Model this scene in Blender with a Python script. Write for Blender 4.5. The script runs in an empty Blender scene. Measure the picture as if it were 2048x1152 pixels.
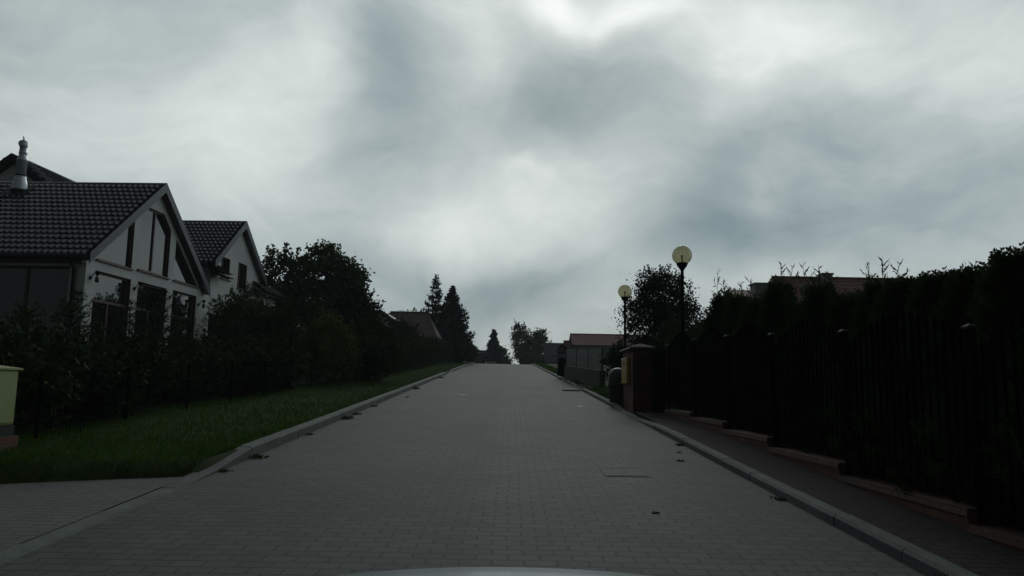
import bpy, math, random
import numpy as np
from math import sin, cos, pi, radians, sqrt, atan2
from mathutils import Vector
from mathutils.geometry import tessellate_polygon

random.seed(7)
rng = np.random.default_rng(7)
scene = bpy.context.scene
col = scene.collection

# ------------------------------------------------------------------ camera geometry
FPX, PITCH, ROLL, CAMZ = 1518.0, radians(7.43), radians(1.0), 1.3


def ray(px, py):
    x, y = px - 1024.0, 576.0 - py
    c, s = cos(ROLL), sin(ROLL)
    x, y = (x * c - y * s) / FPX, (x * s + y * c) / FPX
    return np.array([x, cos(PITCH) - sin(PITCH) * y, sin(PITCH) + cos(PITCH) * y])


def g(y):
    """height of the road along the street: uphill, then over a crest"""
    y = float(y)
    s = .0482
    if y < 66: return s * y
    z = s * 66
    if y < 100:
        d = y - 66
        return z + s * d - .5 * (.0782 / 34) * d * d
    z = z + s * 34 - .5 * .0782 * 34
    if y < 130: return z - .03 * (y - 100)
    return z - .9


def kl(y): return -2.95 - .0085 * (min(y, 130) - 5)      # left kerb, road side
def kr(y): return 2.50 - .0075 * (min(y, 130) - 5)       # right kerb, road side


# ------------------------------------------------------------------ materials
MATS = {}


def nodes_of(name):
    m = bpy.data.materials.new(name)
    m.use_nodes = True
    nt = m.node_tree
    return m, nt, nt.nodes, nt.links, nt.nodes['Principled BSDF']


def mat(name, c, rough=.6, var=.25, scale=6.0, bump=0.0, bscale=40.0, metal=0.0, spec=.5, c2=None, coord='Object', ior=None):
    if name in MATS: return MATS[name]
    m, nt, N, L, P = nodes_of(name)
    tc = N.new('ShaderNodeTexCoord')
    nz = N.new('ShaderNodeTexNoise'); nz.inputs['Scale'].default_value = scale
    nz.inputs['Detail'].default_value = 6; nz.inputs['Roughness'].default_value = .65
    L.new(tc.outputs[coord], nz.inputs['Vector'])
    rp = N.new('ShaderNodeValToRGB')
    lo = c2 if c2 else tuple(x * (1 - var) for x in c)
    hi = c if c2 else tuple(min(1, x * (1 + var)) for x in c)
    rp.color_ramp.elements[0].position = .33; rp.color_ramp.elements[0].color = (*lo, 1)
    rp.color_ramp.elements[1].position = .67; rp.color_ramp.elements[1].color = (*hi, 1)
    L.new(nz.outputs['Fac'], rp.inputs['Fac'])
    L.new(rp.outputs['Color'], P.inputs['Base Color'])
    P.inputs['Roughness'].default_value = rough
    P.inputs['Metallic'].default_value = metal
    P.inputs['Specular IOR Level'].default_value = spec
    if ior: P.inputs['IOR'].default_value = ior
    if bump > 0:
        n2 = N.new('ShaderNodeTexNoise'); n2.inputs['Scale'].default_value = bscale; n2.inputs['Detail'].default_value = 4
        L.new(tc.outputs[coord], n2.inputs['Vector'])
        b = N.new('ShaderNodeBump'); b.inputs['Strength'].default_value = bump; b.inputs['Distance'].default_value = .02
        L.new(n2.outputs['Fac'], b.inputs['Height']); L.new(b.outputs['Normal'], P.inputs['Normal'])
    MATS[name] = m
    return m


def leaf_mat(name, dark, light, transl=.15, rough=.55):
    m, nt, N, L, P = nodes_of(name)
    geo = N.new('ShaderNodeNewGeometry'); tc = N.new('ShaderNodeTexCoord')
    nz = N.new('ShaderNodeTexNoise'); nz.inputs['Scale'].default_value = 1.7; nz.inputs['Detail'].default_value = 3
    L.new(tc.outputs['Object'], nz.inputs['Vector'])
    ad = N.new('ShaderNodeMath'); ad.operation = 'MULTIPLY_ADD'; ad.inputs[1].default_value = .55
    L.new(geo.outputs['Random Per Island'], ad.inputs[0])
    ms = N.new('ShaderNodeMath'); ms.operation = 'MULTIPLY_ADD'; ms.inputs[1].default_value = 1.1; ms.inputs[2].default_value = -.3
    L.new(nz.outputs['Fac'], ms.inputs[0]); L.new(ms.outputs[0], ad.inputs[2])
    rp = N.new('ShaderNodeValToRGB')
    rp.color_ramp.elements[0].position = .1; rp.color_ramp.elements[0].color = (*dark, 1)
    rp.color_ramp.elements[1].position = .9; rp.color_ramp.elements[1].color = (*light, 1)
    L.new(ad.outputs[0], rp.inputs['Fac'])
    L.new(rp.outputs['Color'], P.inputs['Base Color'])
    P.inputs['Roughness'].default_value = .85
    P.inputs['Specular IOR Level'].default_value = .06
    tr = N.new('ShaderNodeBsdfTranslucent'); L.new(rp.outputs['Color'], tr.inputs['Color'])
    mx = N.new('ShaderNodeMixShader'); mx.inputs[0].default_value = transl
    out = N['Material Output']
    L.new(P.outputs[0], mx.inputs[1]); L.new(tr.outputs[0], mx.inputs[2]); L.new(mx.outputs[0], out.inputs['Surface'])
    return m


def brick_mat(name, c1, c2, mortar, bw, rh, ms, rough=.85, vertical=None, stain=.35, bump=.6, spec=.5, tracks=False):
    """vertical: None = lies on the ground (X,Y); else walls use (X+Y, Z)"""
    m, nt, N, L, P = nodes_of(name)
    tc = N.new('ShaderNodeTexCoord')
    br = N.new('ShaderNodeTexBrick')
    sep = N.new('ShaderNodeSeparateXYZ'); cmb = N.new('ShaderNodeCombineXYZ')
    wn = N.new('ShaderNodeTexNoise'); wn.inputs['Scale'].default_value = .9; wn.inputs['Detail'].default_value = 2
    L.new(tc.outputs['Object'], wn.inputs['Vector'])
    wob = N.new('ShaderNodeMath'); wob.operation = 'MULTIPLY_ADD'; wob.inputs[1].default_value = .05; wob.inputs[2].default_value = -.025
    L.new(wn.outputs['Fac'], wob.inputs[0])
    L.new(tc.outputs['Object'], sep.inputs[0])
    if vertical:
        a = N.new('ShaderNodeMath'); a.operation = 'ADD'
        L.new(sep.outputs['X'], a.inputs[0]); L.new(sep.outputs['Y'], a.inputs[1])
        L.new(a.outputs[0], cmb.inputs[0]); L.new(sep.outputs['Z'], cmb.inputs[1])
    else:
        a = N.new('ShaderNodeMath'); a.operation = 'ADD'
        b = N.new('ShaderNodeMath'); b.operation = 'ADD'
        L.new(sep.outputs['X'], a.inputs[0]); L.new(wob.outputs[0], a.inputs[1])
        L.new(sep.outputs['Y'], b.inputs[0]); L.new(wob.outputs[0], b.inputs[1])
        L.new(a.outputs[0], cmb.inputs[0]); L.new(b.outputs[0], cmb.inputs[1])
    L.new(cmb.outputs[0], br.inputs['Vector'])
    br.inputs['Color1'].default_value = (*c1, 1); br.inputs['Color2'].default_value = (*c2, 1)
    br.inputs['Mortar'].default_value = (*mortar, 1)
    br.inputs['Scale'].default_value = 1; br.inputs['Brick Width'].default_value = bw
    br.inputs['Row Height'].default_value = rh; br.inputs['Mortar Size'].default_value = ms
    br.inputs['Mortar Smooth'].default_value = .3; br.inputs['Bias'].default_value = 0
    nz = N.new('ShaderNodeTexNoise'); nz.inputs['Scale'].default_value = .7; nz.inputs['Detail'].default_value = 8; nz.inputs['Roughness'].default_value = .6
    L.new(tc.outputs['Object'], nz.inputs['Vector'])
    mr = N.new('ShaderNodeMapRange'); mr.inputs[1].default_value = .3; mr.inputs[2].default_value = .7
    mr.inputs[3].default_value = 1 - stain; mr.inputs[4].default_value = 1 + stain
    L.new(nz.outputs['Fac'], mr.inputs[0])
    fine = N.new('ShaderNodeTexNoise'); fine.inputs['Scale'].default_value = 90; fine.inputs['Detail'].default_value = 4
    L.new(tc.outputs['Object'], fine.inputs['Vector'])
    mf = N.new('ShaderNodeMapRange'); mf.inputs[1].default_value = .3; mf.inputs[2].default_value = .7
    mf.inputs[3].default_value = .8; mf.inputs[4].default_value = 1.2
    L.new(fine.outputs['Fac'], mf.inputs[0])
    m1 = N.new('ShaderNodeVectorMath'); m1.operation = 'SCALE'
    m2 = N.new('ShaderNodeVectorMath'); m2.operation = 'SCALE'
    L.new(br.outputs['Color'], m1.inputs[0]); L.new(mr.outputs[0], m1.inputs['Scale'])
    L.new(m1.outputs[0], m2.inputs[0]); L.new(mf.outputs[0], m2.inputs['Scale'])
    L.new(m2.outputs[0], P.inputs['Base Color'])
    if tracks:
        wv = N.new('ShaderNodeTexNoise'); wv.noise_dimensions = '1D'; wv.inputs['Scale'].default_value = 1.1; wv.inputs['Detail'].default_value = 3
        tw = N.new('ShaderNodeMath'); tw.operation = 'MULTIPLY_ADD'; tw.inputs[1].default_value = .35
        L.new(nz.outputs['Fac'], tw.inputs[0]); L.new(sep.outputs['X'], tw.inputs[2]); L.new(tw.outputs[0], wv.inputs['W'])
        mt = N.new('ShaderNodeMapRange'); mt.inputs[1].default_value = .3; mt.inputs[2].default_value = .7; mt.inputs[3].default_value = .74; mt.inputs[4].default_value = 1.26
        L.new(wv.outputs['Fac'], mt.inputs[0])
        big = N.new('ShaderNodeTexNoise'); big.inputs['Scale'].default_value = .16; big.inputs['Detail'].default_value = 5
        L.new(tc.outputs['Object'], big.inputs['Vector'])
        mb_ = N.new('ShaderNodeMapRange'); mb_.inputs[1].default_value = .35; mb_.inputs[2].default_value = .65; mb_.inputs[3].default_value = .82; mb_.inputs[4].default_value = 1.18
        L.new(big.outputs['Fac'], mb_.inputs[0])
        mm = N.new('ShaderNodeMath'); mm.operation = 'MULTIPLY'; L.new(mt.outputs[0], mm.inputs[0]); L.new(mb_.outputs[0], mm.inputs[1])
        m3 = N.new('ShaderNodeVectorMath'); m3.operation = 'SCALE'; L.new(m2.outputs[0], m3.inputs[0]); L.new(mm.outputs[0], m3.inputs['Scale'])
        L.new(m3.outputs[0], P.inputs['Base Color'])
    P.inputs['Roughness'].default_value = rough
    P.inputs['Specular IOR Level'].default_value = spec
    bp = N.new('ShaderNodeBump'); bp.inputs['Strength'].default_value = bump; bp.inputs['Distance'].default_value = .012; bp.invert = True
    h = N.new('ShaderNodeMath'); h.operation = 'MULTIPLY_ADD'; h.inputs[1].default_value = -.25
    L.new(fine.outputs['Fac'], h.inputs[0]); L.new(br.outputs['Fac'], h.inputs[2])
    L.new(h.outputs[0], bp.inputs['Height']); L.new(bp.outputs['Normal'], P.inputs['Normal'])
    MATS[name] = m
    return m


# ------------------------------------------------------------------ mesh builder
class MB:
    def __init__(self):
        self.v = []; self.f = []

    def add(self, vs, fs):
        o = len(self.v)
        self.v += [tuple(float(c) for c in p) for p in vs]
        self.f += [tuple(i + o for i in f) for f in fs]
        return self

    def box(self, x0, x1, y0, y1, z0, z1):
        return self.add([(x0, y0, z0), (x1, y0, z0), (x1, y1, z0), (x0, y1, z0), (x0, y0, z1), (x1, y0, z1), (x1, y1, z1), (x0, y1, z1)],
                        [(0, 3, 2, 1), (4, 5, 6, 7), (0, 1, 5, 4), (1, 2, 6, 5), (2, 3, 7, 6), (3, 0, 4, 7)])

    def prism(self, base, top):
        n = len(base)
        fs = [tuple(range(n - 1, -1, -1)), tuple(range(n, 2 * n))]
        fs += [(i, (i + 1) % n, n + (i + 1) % n, n + i) for i in range(n)]
        return self.add(list(base) + list(top), fs)

    def bevbox(self, x0, x1, y0, y1, z0, z1, b=.01):
        def ring(i, z): return [(x0 + i + b, y0 + i, z), (x1 - i - b, y0 + i, z), (x1 - i, y0 + i + b, z), (x1 - i, y1 - i - b, z),
                                (x1 - i - b, y1 - i, z), (x0 + i + b, y1 - i, z), (x0 + i, y1 - i - b, z), (x0 + i, y0 + i + b, z)]
        return self.loft([ring(b, z0), ring(0, z0 + b), ring(0, z1 - b), ring(b, z1)])

    def loft(self, rings, cap=True):
        n = len(rings[0]); vs = []; fs = []
        for r in rings: vs += list(r)
        for k in range(len(rings) - 1):
            for i in range(n):
                fs.append((k * n + i, k * n + (i + 1) % n, (k + 1) * n + (i + 1) % n, (k + 1) * n + i))
        if cap:
            fs.append(tuple(range(n - 1, -1, -1))); fs.append(tuple((len(rings) - 1) * n + i for i in range(n)))
        return self.add(vs, fs)

    def tube(self, pts, rad, n=8, cap=True):
        pts = [Vector(p) for p in pts]
        if not hasattr(rad, '__len__'): rad = [rad] * len(pts)
        rings = []
        for i, p in enumerate(pts):
            d = (pts[min(i + 1, len(pts) - 1)] - pts[max(i - 1, 0)]).normalized()
            a = d.cross(Vector((0, 0, 1)))
            if a.length < 1e-3: a = d.cross(Vector((1, 0, 0)))
            a.normalize(); b = d.cross(a).normalized()
            rings.append([tuple(p + (a * cos(2 * pi * k / n) + b * sin(2 * pi * k / n)) * rad[i]) for k in range(n)])
        return self.loft(rings, cap)

    def lathe(self, prof, n=24, c=(0, 0, 0)):
        rings = [[(c[0] + r * cos(2 * pi * k / n), c[1] + r * sin(2 * pi * k / n), c[2] + z) for k in range(n)] for r, z in prof]
        return self.loft(rings)

    def bar(self, p, q, w, h):
        """rectangular bar from p to q, w across (horizontal), h vertical-ish"""
        p, q = Vector(p), Vector(q); d = (q - p).normalized()
        a = d.cross(Vector((0, 0, 1)))
        if a.length < 1e-3: a = Vector((1, 0, 0))
        a.normalize(); b = a.cross(d).normalized()
        def r(c): return [tuple(c + a * sx * w / 2 + b * sz * h / 2) for sx, sz in ((-1, -1), (1, -1), (1, 1), (-1, 1))]
        return self.loft([r(p), r(q)])

    def build(self, name, m, parent=None, off=(0, 0, 0), smooth=False, loc=None):
        me = bpy.data.meshes.new(name)
        vs = [(x - off[0], y - off[1], z - off[2]) for x, y, z in self.v]
        me.from_pydata(vs, [], self.f); me.update()
        import bmesh
        bm = bmesh.new(); bm.from_mesh(me); bmesh.ops.recalc_face_normals(bm, faces=bm.faces); bm.to_mesh(me); bm.free()
        if smooth:
            for p in me.polygons: p.use_smooth = True
        return link(name, me, m, parent, loc)


def link(name, me, m, parent=None, loc=None):
    o = bpy.data.objects.new(name, me); col.objects.link(o)
    if m and not me.materials: me.materials.append(m)
    if parent: o.parent = parent
    if loc is not None: o.location = loc
    return o


def quads(name, C, U, V, m, parent=None, tri=False):
    """rhombus leaves: centre C, half-length U, half-width V"""
    C = np.asarray(C, np.float32); U = np.asarray(U, np.float32); V = np.asarray(V, np.float32)
    n = len(C)
    vs = np.stack([C - U, C + V - U * .1, C + U, C - V - U * .1], 1).reshape(-1, 3)
    me = bpy.data.meshes.new(name)
    me.vertices.add(4 * n); me.vertices.foreach_set('co', vs.ravel())
    me.loops.add(4 * n); me.loops.foreach_set('vertex_index', np.arange(4 * n, dtype=np.int32))
    me.polygons.add(n); me.polygons.foreach_set('loop_start', np.arange(0, 4 * n, 4, dtype=np.int32))
    try: me.polygons.foreach_set('loop_total', np.full(n, 4, np.int32))
    except Exception: pass
    me.update(calc_edges=True); me.validate()
    return link(name, me, m, parent)


def tag(o, label=None, cat=None, group=None, kind=None):
    if label: o['label'] = label
    if cat: o['category'] = cat
    if group: o['group'] = group
    if kind: o['kind'] = kind
    return o


def empty(name, loc, label, cat, group=None, rz=0):
    o = bpy.data.objects.new(name, None); col.objects.link(o)
    o.location = loc; o.rotation_euler = (0, 0, rz); o.empty_display_size = .2
    return tag(o, label, cat, group)


def copy_tree(o, parent=None):
    c = o.copy(); col.objects.link(c)
    if parent: c.parent = parent
    for ch in list(o.children): copy_tree(ch, c)
    return c


def unit(a): return a / np.maximum(np.linalg.norm(a, axis=-1, keepdims=True), 1e-9)


def rand_unit(n): return unit(rng.normal(size=(n, 3)))


# ------------------------------------------------------------------ palette
M_road = brick_mat('paving_brick', (.056, .073, .064), (.034, .045, .040), (.012, .014, .014), .20, .125, .0085, rough=.80, stain=.3, tracks=True, spec=.5)
M_pave = brick_mat('pavement_brick', (.052, .045, .04), (.036, .034, .031), (.014, .014, .014), .20, .10, .008, rough=.95, stain=.4, spec=.15)
M_drive = brick_mat('driveway_brick', (.105, .12, .114), (.09, .10, .096), (.04, .044, .042), .20, .10, .006, rough=.85, stain=.35)
M_kerb = mat('kerb_concrete', (.115, .13, .126), .85, .3, 3, .5, 60)
M_soil = mat('garden_soil_grass', (.034, .06, .018), .95, .3, 1.3, .8, 30, c2=(.022, .036, .012), spec=.1)
M_grass = leaf_mat('grass_blade', (.035, .08, .012), (.075, .15, .025), .25)
M_brick = brick_mat('red_clinker', (.17, .065, .045), (.115, .045, .034), (.06, .05, .045), .25, .075, .008, .8, vertical=True)
M_brick_lo = brick_mat('plinth_brick', (.13, .06, .045), (.09, .045, .034), (.03, .028, .025), .12, .25, .006, .8, vertical=True)
M_white = mat('white_render', (.56, .58, .56), .9, .10, .9, .15, 80)
M_tile = mat('roof_tile_charcoal', (.085, .08, .09), .27, .25, 8, .05, 60, spec=.85)
M_tile_matt = mat('roof_tile_dulled', (.03, .03, .032), .75, .25, 8, spec=.15)  # charcoal tile darkened and dulled for the canopy, to keep sky glare off
M_tile_br = mat('roof_tile_brown', (.10, .065, .045), .6, .25, 5, .2, 20)
M_tile_red = mat('roof_tile_red', (.30, .09, .08), .6, .2, 3, .2, 10)
M_trim = mat('slate_barge_board', (.05, .062, .075), .5, .12, 4)
M_wood = mat('dark_brown_wood', (.085, .052, .042), .45, .3, 12)
M_gutter = mat('dark_gutter', (.03, .03, .032), .55, .15, 6, spec=.2)
M_glass = mat('window_glass', (.012, .014, .015), .03, .1, 2, spec=.5, ior=1.9)
M_steel = mat('stainless_flue', (.66, .70, .76), .42, .08, 5, metal=.45)
M_black = mat('black_painted_iron', (.004, .005, .006), .9, .2, 20, spec=.0)
M_post = mat('fence_post_paint', (.004, .005, .006), .9, .2, 20, spec=.0)
M_pcap = mat('dark_cap_stone', (.04, .039, .036), .9, .25, 4, .3, 50)
M_cap = mat('post_cap_metal', (.03, .03, .034), .7, .2, 20, spec=.15)
M_conc = mat('grey_concrete', (.26, .26, .25), .9, .2, 4, .3, 50)
M_bark = mat('bark', (.055, .045, .035), .9, .35, 14, .6, 30)
M_yel = mat('pale_yellow_plastic', (.33, .39, .16), .5, .07, 3, .08, 60)
M_orange = mat('yellow_painted_steel', (.50, .34, .07), .5, .1, 5)
M_bin = mat('dark_plastic', (.025, .027, .028), .5, .2, 8)
M_binlid = mat('grey_plastic', (.075, .08, .075), .5, .2, 8)
M_soff = mat('brown_soffit', (.085, .055, .038), .7, .2, 10)
M_litter = mat('white_paper', (.75, .75, .72), .8, .1, 10)
M_deadleaf = mat('dead_leaf', (.05, .035, .02), .8, .3, 20)

L_fir = leaf_mat('fir_needles', (.018, .034, .018), (.04, .065, .03), .05)
L_spruce = leaf_mat('spruce_needles', (.018, .032, .022), (.04, .058, .036), .03)
L_dec = leaf_mat('broad_leaves', (.026, .05, .018), (.085, .13, .042), .22)
L_shrub = leaf_mat('shrub_leaves', (.016, .032, .014), (.038, .064, .022), .14)
L_light = leaf_mat('yellow_green_leaves', (.04, .06, .015), (.11, .13, .035), .18)
L_thuja = leaf_mat('thuja_scales', (.020, .040, .014), (.05, .09, .024), .16)
L_sprig = leaf_mat('thuja_sprig', (.05, .055, .025), (.09, .09, .045), .1)
L_weed = leaf_mat('weed_leaves', (.03, .05, .015), (.08, .10, .03), .15)

# ------------------------------------------------------------------ ground
def smooth(a, b, x):
    t = min(1, max(0, (x - a) / (b - a))); return t * t * (3 - 2 * t)


def drive_d(x, y):
    """>0 inside the paved driveway mouth on the left (towards the viewer)"""
    return (7.62 + .44 * (x + 3.0)) - y


def hgt(x, y):
    """terrain height above the road profile"""
    a, b = kl(y) - .1, kr(y) + .1
    if a < x < b: return -.12
    if x <= a:
        h = .115 + .10 * smooth(0, 2.3, a - x) + .05 * smooth(6, 20, a - x)
        h += .02 * sin(1.7 * x + .9 * y) * smooth(.3, 1.5, a - x)
        if x > -9 and y < 12:
            h = h * (1 - smooth(-.25, .02, drive_d(x, y))) - .05 * smooth(-.25, .02, drive_d(x, y))
        return h
    h = .06 + .04 * smooth(0, 1.0, x - b)
    if 15.6 < y < 18.6: h = -.03
    if y < 15.6 and x < b + 1.2: h = .03
    return h


def make_ground():
    ys = list(np.arange(-30, -4, 4.)) + list(np.arange(-4, 12, .25)) + list(np.arange(12, 40, .7)) + list(np.arange(40, 130, 2.)) + [135, 150, 180, 240, 340, 500]
    offL = [400, 220, 120, 60, 35, 22, 15, 11, 8, 6.5, 5.5, 4.75, 4, 3.5, 3, 2.5, 2.1, 1.8, 1.5, 1.2, .9, .6, .35, .2, .101]
    offR = [.101, .2, .4, .7, 1.0, 1.3, 1.8, 2.5, 3.5, 5, 8, 12, 20, 35, 60, 120, 220, 400]
    vs = []; fs = []
    for y in ys:
        row = [kl(y) - o for o in offL] + [kl(y) - .05, kr(y) + .05] + [kr(y) + o for o in offR]
        for x in row: vs.append((x, y, g(y) + hgt(x, y)))
    n = len(offL) + 2 + len(offR)
    for j in range(len(ys) - 1):
        for i in range(n - 1): fs.append((j * n + i, j * n + i + 1, (j + 1) * n + i + 1, (j + 1) * n + i))
    mb = MB(); mb.v = vs; mb.f = fs
    return tag(mb.build('ground', M_soil, smooth=True), kind='structure')


make_ground()


def strip(name, fa, fb, y0, y1, dz, m, step=1.0, nx=3, thick=None):
    vs = []; fs = []; ys = list(np.arange(y0, y1, step)) + [y1]
    for y in ys:
        a, b = fa(y), fb(y)
        for i in range(nx): vs.append((a + (b - a) * i / (nx - 1), y, g(y) + dz))
    for j in range(len(ys) - 1):
        for i in range(nx - 1): fs.append((j * nx + i, j * nx + i + 1, (j + 1) * nx + i + 1, (j + 1) * nx + i))
    mb = MB(); mb.v = vs; mb.f = fs
    return tag(mb.build(name, m, smooth=True), kind='structure')


strip('road', kl, kr, -6, 132, 0, M_road, nx=5)
strip('pavement', lambda y: kr(y) + .129, lambda y: kr(y) + .86, -4, 15.7, .078, M_pave)
# driveway mouth at lower left
mb = MB()
xs = [-3.12, -3.6, -4.2, -5, -6, -7, -8.5]
n0 = len(xs)
for k in range(9):
    for x in xs:
        ytop = 7.60 + .44 * (x + 3.0)
        y = -3 + (ytop + 3) * k / 8
        mb.v.append((x if x != xs[0] else kl(y) - .15, y, g(y) + .018 + .012 * min(1, abs(x + 3.1))))
for k in range(8):
    for i in range(n0 - 1): mb.f.append((k * n0 + i, (k + 1) * n0 + i, (k + 1) * n0 + i + 1, k * n0 + i + 1))
tag(mb.build('driveway', M_drive), kind='structure')


def kerb(name, edge, sgn, prof, y0, y1, wd=.15):
    """stones about 1 m long with open joints; prof(y) = height over the road"""
    mb = MB(); y = y0
    while y < y1:
        L = .992; ya, yb = y, min(y + L, y1)
        jx = random.uniform(-.004, .004); jz = random.uniform(-.004, .004)
        ha, hb = prof(ya) + jz, prof(yb) + jz
        def ring(yy, h):
            e = edge(yy) + jx; zz = g(yy)
            return [(e, yy, zz - .1), (e + sgn * .004, yy, zz + h - .022), (e + sgn * .026, yy, zz + h),
                    (e + sgn * wd, yy, zz + h), (e + sgn * wd, yy, zz - .1)]
        mb.loft([ring(ya, ha), ring(yb, hb)])
        y += 1.0
    return tag(mb.build(name, M_kerb), kind='structure')


def profL(y):
    h = .015 + .115 * smooth(7.5, 8.75, y)
    h -= .10 * smooth(38.5, 39.5, y) * (1 - smooth(42.5, 43.5, y))
    return h


def profR(y):
    h = .085 - .06 * smooth(13.3, 14.6, y) * (1 - smooth(17.0, 18.0, y))
    h -= .055 * smooth(25.5, 26.3, y) * (1 - smooth(28.0, 29.0, y))
    return h


kerb('kerb', kl, -1, profL, -4.0, 74)
kerb('kerb', kr, 1, profR, -4.0, 76, .13)

# grass blades: left verge, far left verge, right strips
def grass_patch(name, pts, hmin, hmax, w, m=M_grass, lean=.5):
    n = len(pts); P0 = np.array(pts)
    h = rng.uniform(hmin, hmax, n)
    a = rng.uniform(0, 2 * pi, n)
    d = np.stack([np.cos(a) * lean * rng.uniform(.2, 1, n), np.sin(a) * lean * rng.uniform(.2, 1, n), np.ones(n)], 1)
    d = unit(d) * h[:, None] * .5
    b = rng.uniform(0, 2 * pi, n)
    V = np.stack([np.cos(b), np.sin(b), np.zeros(n)], 1) * w
    return quads(name, P0 + d * .9, d, V, m)


pts = []
while len(pts) < 52000:
    y = 6.5 + 63 * random.random() ** 2.2
    x = kl(y) - .15 - random.random() ** 1.2 * 2.6
    if drive_d(x, y) > -.03: continue
    pts.append((x, y, g(y) + hgt(x, y)))
o = grass_patch('grass', pts, .03, .085, .006)
tag(o, 'short dark green grass on the verge along the left kerb', 'grass', kind='stuff')
pts = []
while len(pts) < 9000:
    y = 18.4 + 52 * random.random() ** 1.5
    x = kr(y) + .15 + random.random() * (1.0 if y < 26 else .75)
    if 25.6 < y < 28.8: continue
    pts.append((x, y, g(y) + hgt(x, y)))
o = grass_patch('grass', pts, .05, .16, .01)
tag(o, 'rough weedy grass strip along the right kerb beyond the brick pillar', 'grass', kind='stuff')

# ------------------------------------------------------------------ vegetation generators
def clumps(ells, n_clump, n_leaf, size, spread, flat=.5, asp=.5):
    """ells: (cx,cy,cz,rx,ry,rz). returns C,U,V leaf arrays gathered in clumps so that gaps stay open"""
    w = np.array([e[3] * e[4] * e[5] for e in ells]) ** .8; w /= w.sum()
    Cs = []; 
    for k in range(n_clump):
        e = ells[rng.choice(len(ells), p=w)]
        d = rand_unit(1)[0]; r = rng.uniform(.35, 1.0) ** .6
        c = np.array(e[:3]) + d * r * np.array(e[3:6])
        nl = max(6, int(n_leaf * rng.uniform(.5, 1.5)))
        s = spread * rng.uniform(.6, 1.4)
        Cs.append(c + rng.normal(size=(nl, 3)) * s * np.array([1, 1, .75]))
    C = np.concatenate(Cs); n = len(C)
    U = rand_unit(n) * (size * rng.uniform(.6, 1.3, n))[:, None]
    V = unit(np.cross(U, rand_unit(n))) * (np.linalg.norm(U, axis=1) * asp)[:, None]
    return C, U, V


def broadleaf(name, base, ells, n_clump, n_leaf, size, spread, m, label, cat='tree', trunk_r=.09, group=None, shoots=0, asp=.5):
    """ells in coordinates relative to the base"""
    t = empty(name, base, label, cat, group)
    tb = MB()
    fork = min(e[2] - e[5] for e in ells) * .8 + .15
    fork = max(.12, fork)
    tb.tube([(0, 0, -.1), (0.02, .01, fork * .5), (0, 0, fork)], [trunk_r * 1.3, trunk_r, trunk_r * .85], 8)
    ends = []
    for e in ells:
        for q in range(4):
            d = rand_unit(1)[0]; p = np.array(e[:3]) + d * np.array(e[3:6]) * .75
            mid = np.array([p[0] * .35, p[1] * .35, fork + (p[2] - fork) * .55])
            tb.tube([(0, 0, fork * .9), tuple(mid), tuple(p)], [trunk_r * .55, trunk_r * .3, trunk_r * .08], 6)
    tb.build('trunk', M_bark, t, smooth=True)
    C, U, V = clumps(ells, n_clump, n_leaf, size, spread, asp=asp)
    if shoots:      # upright young shoots breaking the outline
        S = []; SU = []
        for k in range(shoots):
            e = ells[random.randrange(len(ells))]
            d = rand_unit(1)[0]; d[2] = abs(d[2]) + .3; d /= np.linalg.norm(d)
            p = np.array(e[:3]) + d * np.array(e[3:6])
            up = unit(d + np.array([0, 0, .9]))
            for q in range(16):
                S.append(p + up * spread * 2.2 * q / 16 + rng.normal(size=3) * size * .5)
                SU.append(unit(rng.normal(size=3) + up) * size)
        S = np.array(S); SU = np.array(SU)
        SV = unit(np.cross(SU, rand_unit(len(SU)))) * size * asp
        C = np.concatenate([C, S]); U = np.concatenate([U, SU]); V = np.concatenate([V, SV])
    keep = C[:, 2] > .03
    quads('crown', C[keep], U[keep], V[keep], m, t)
    return t


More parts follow.
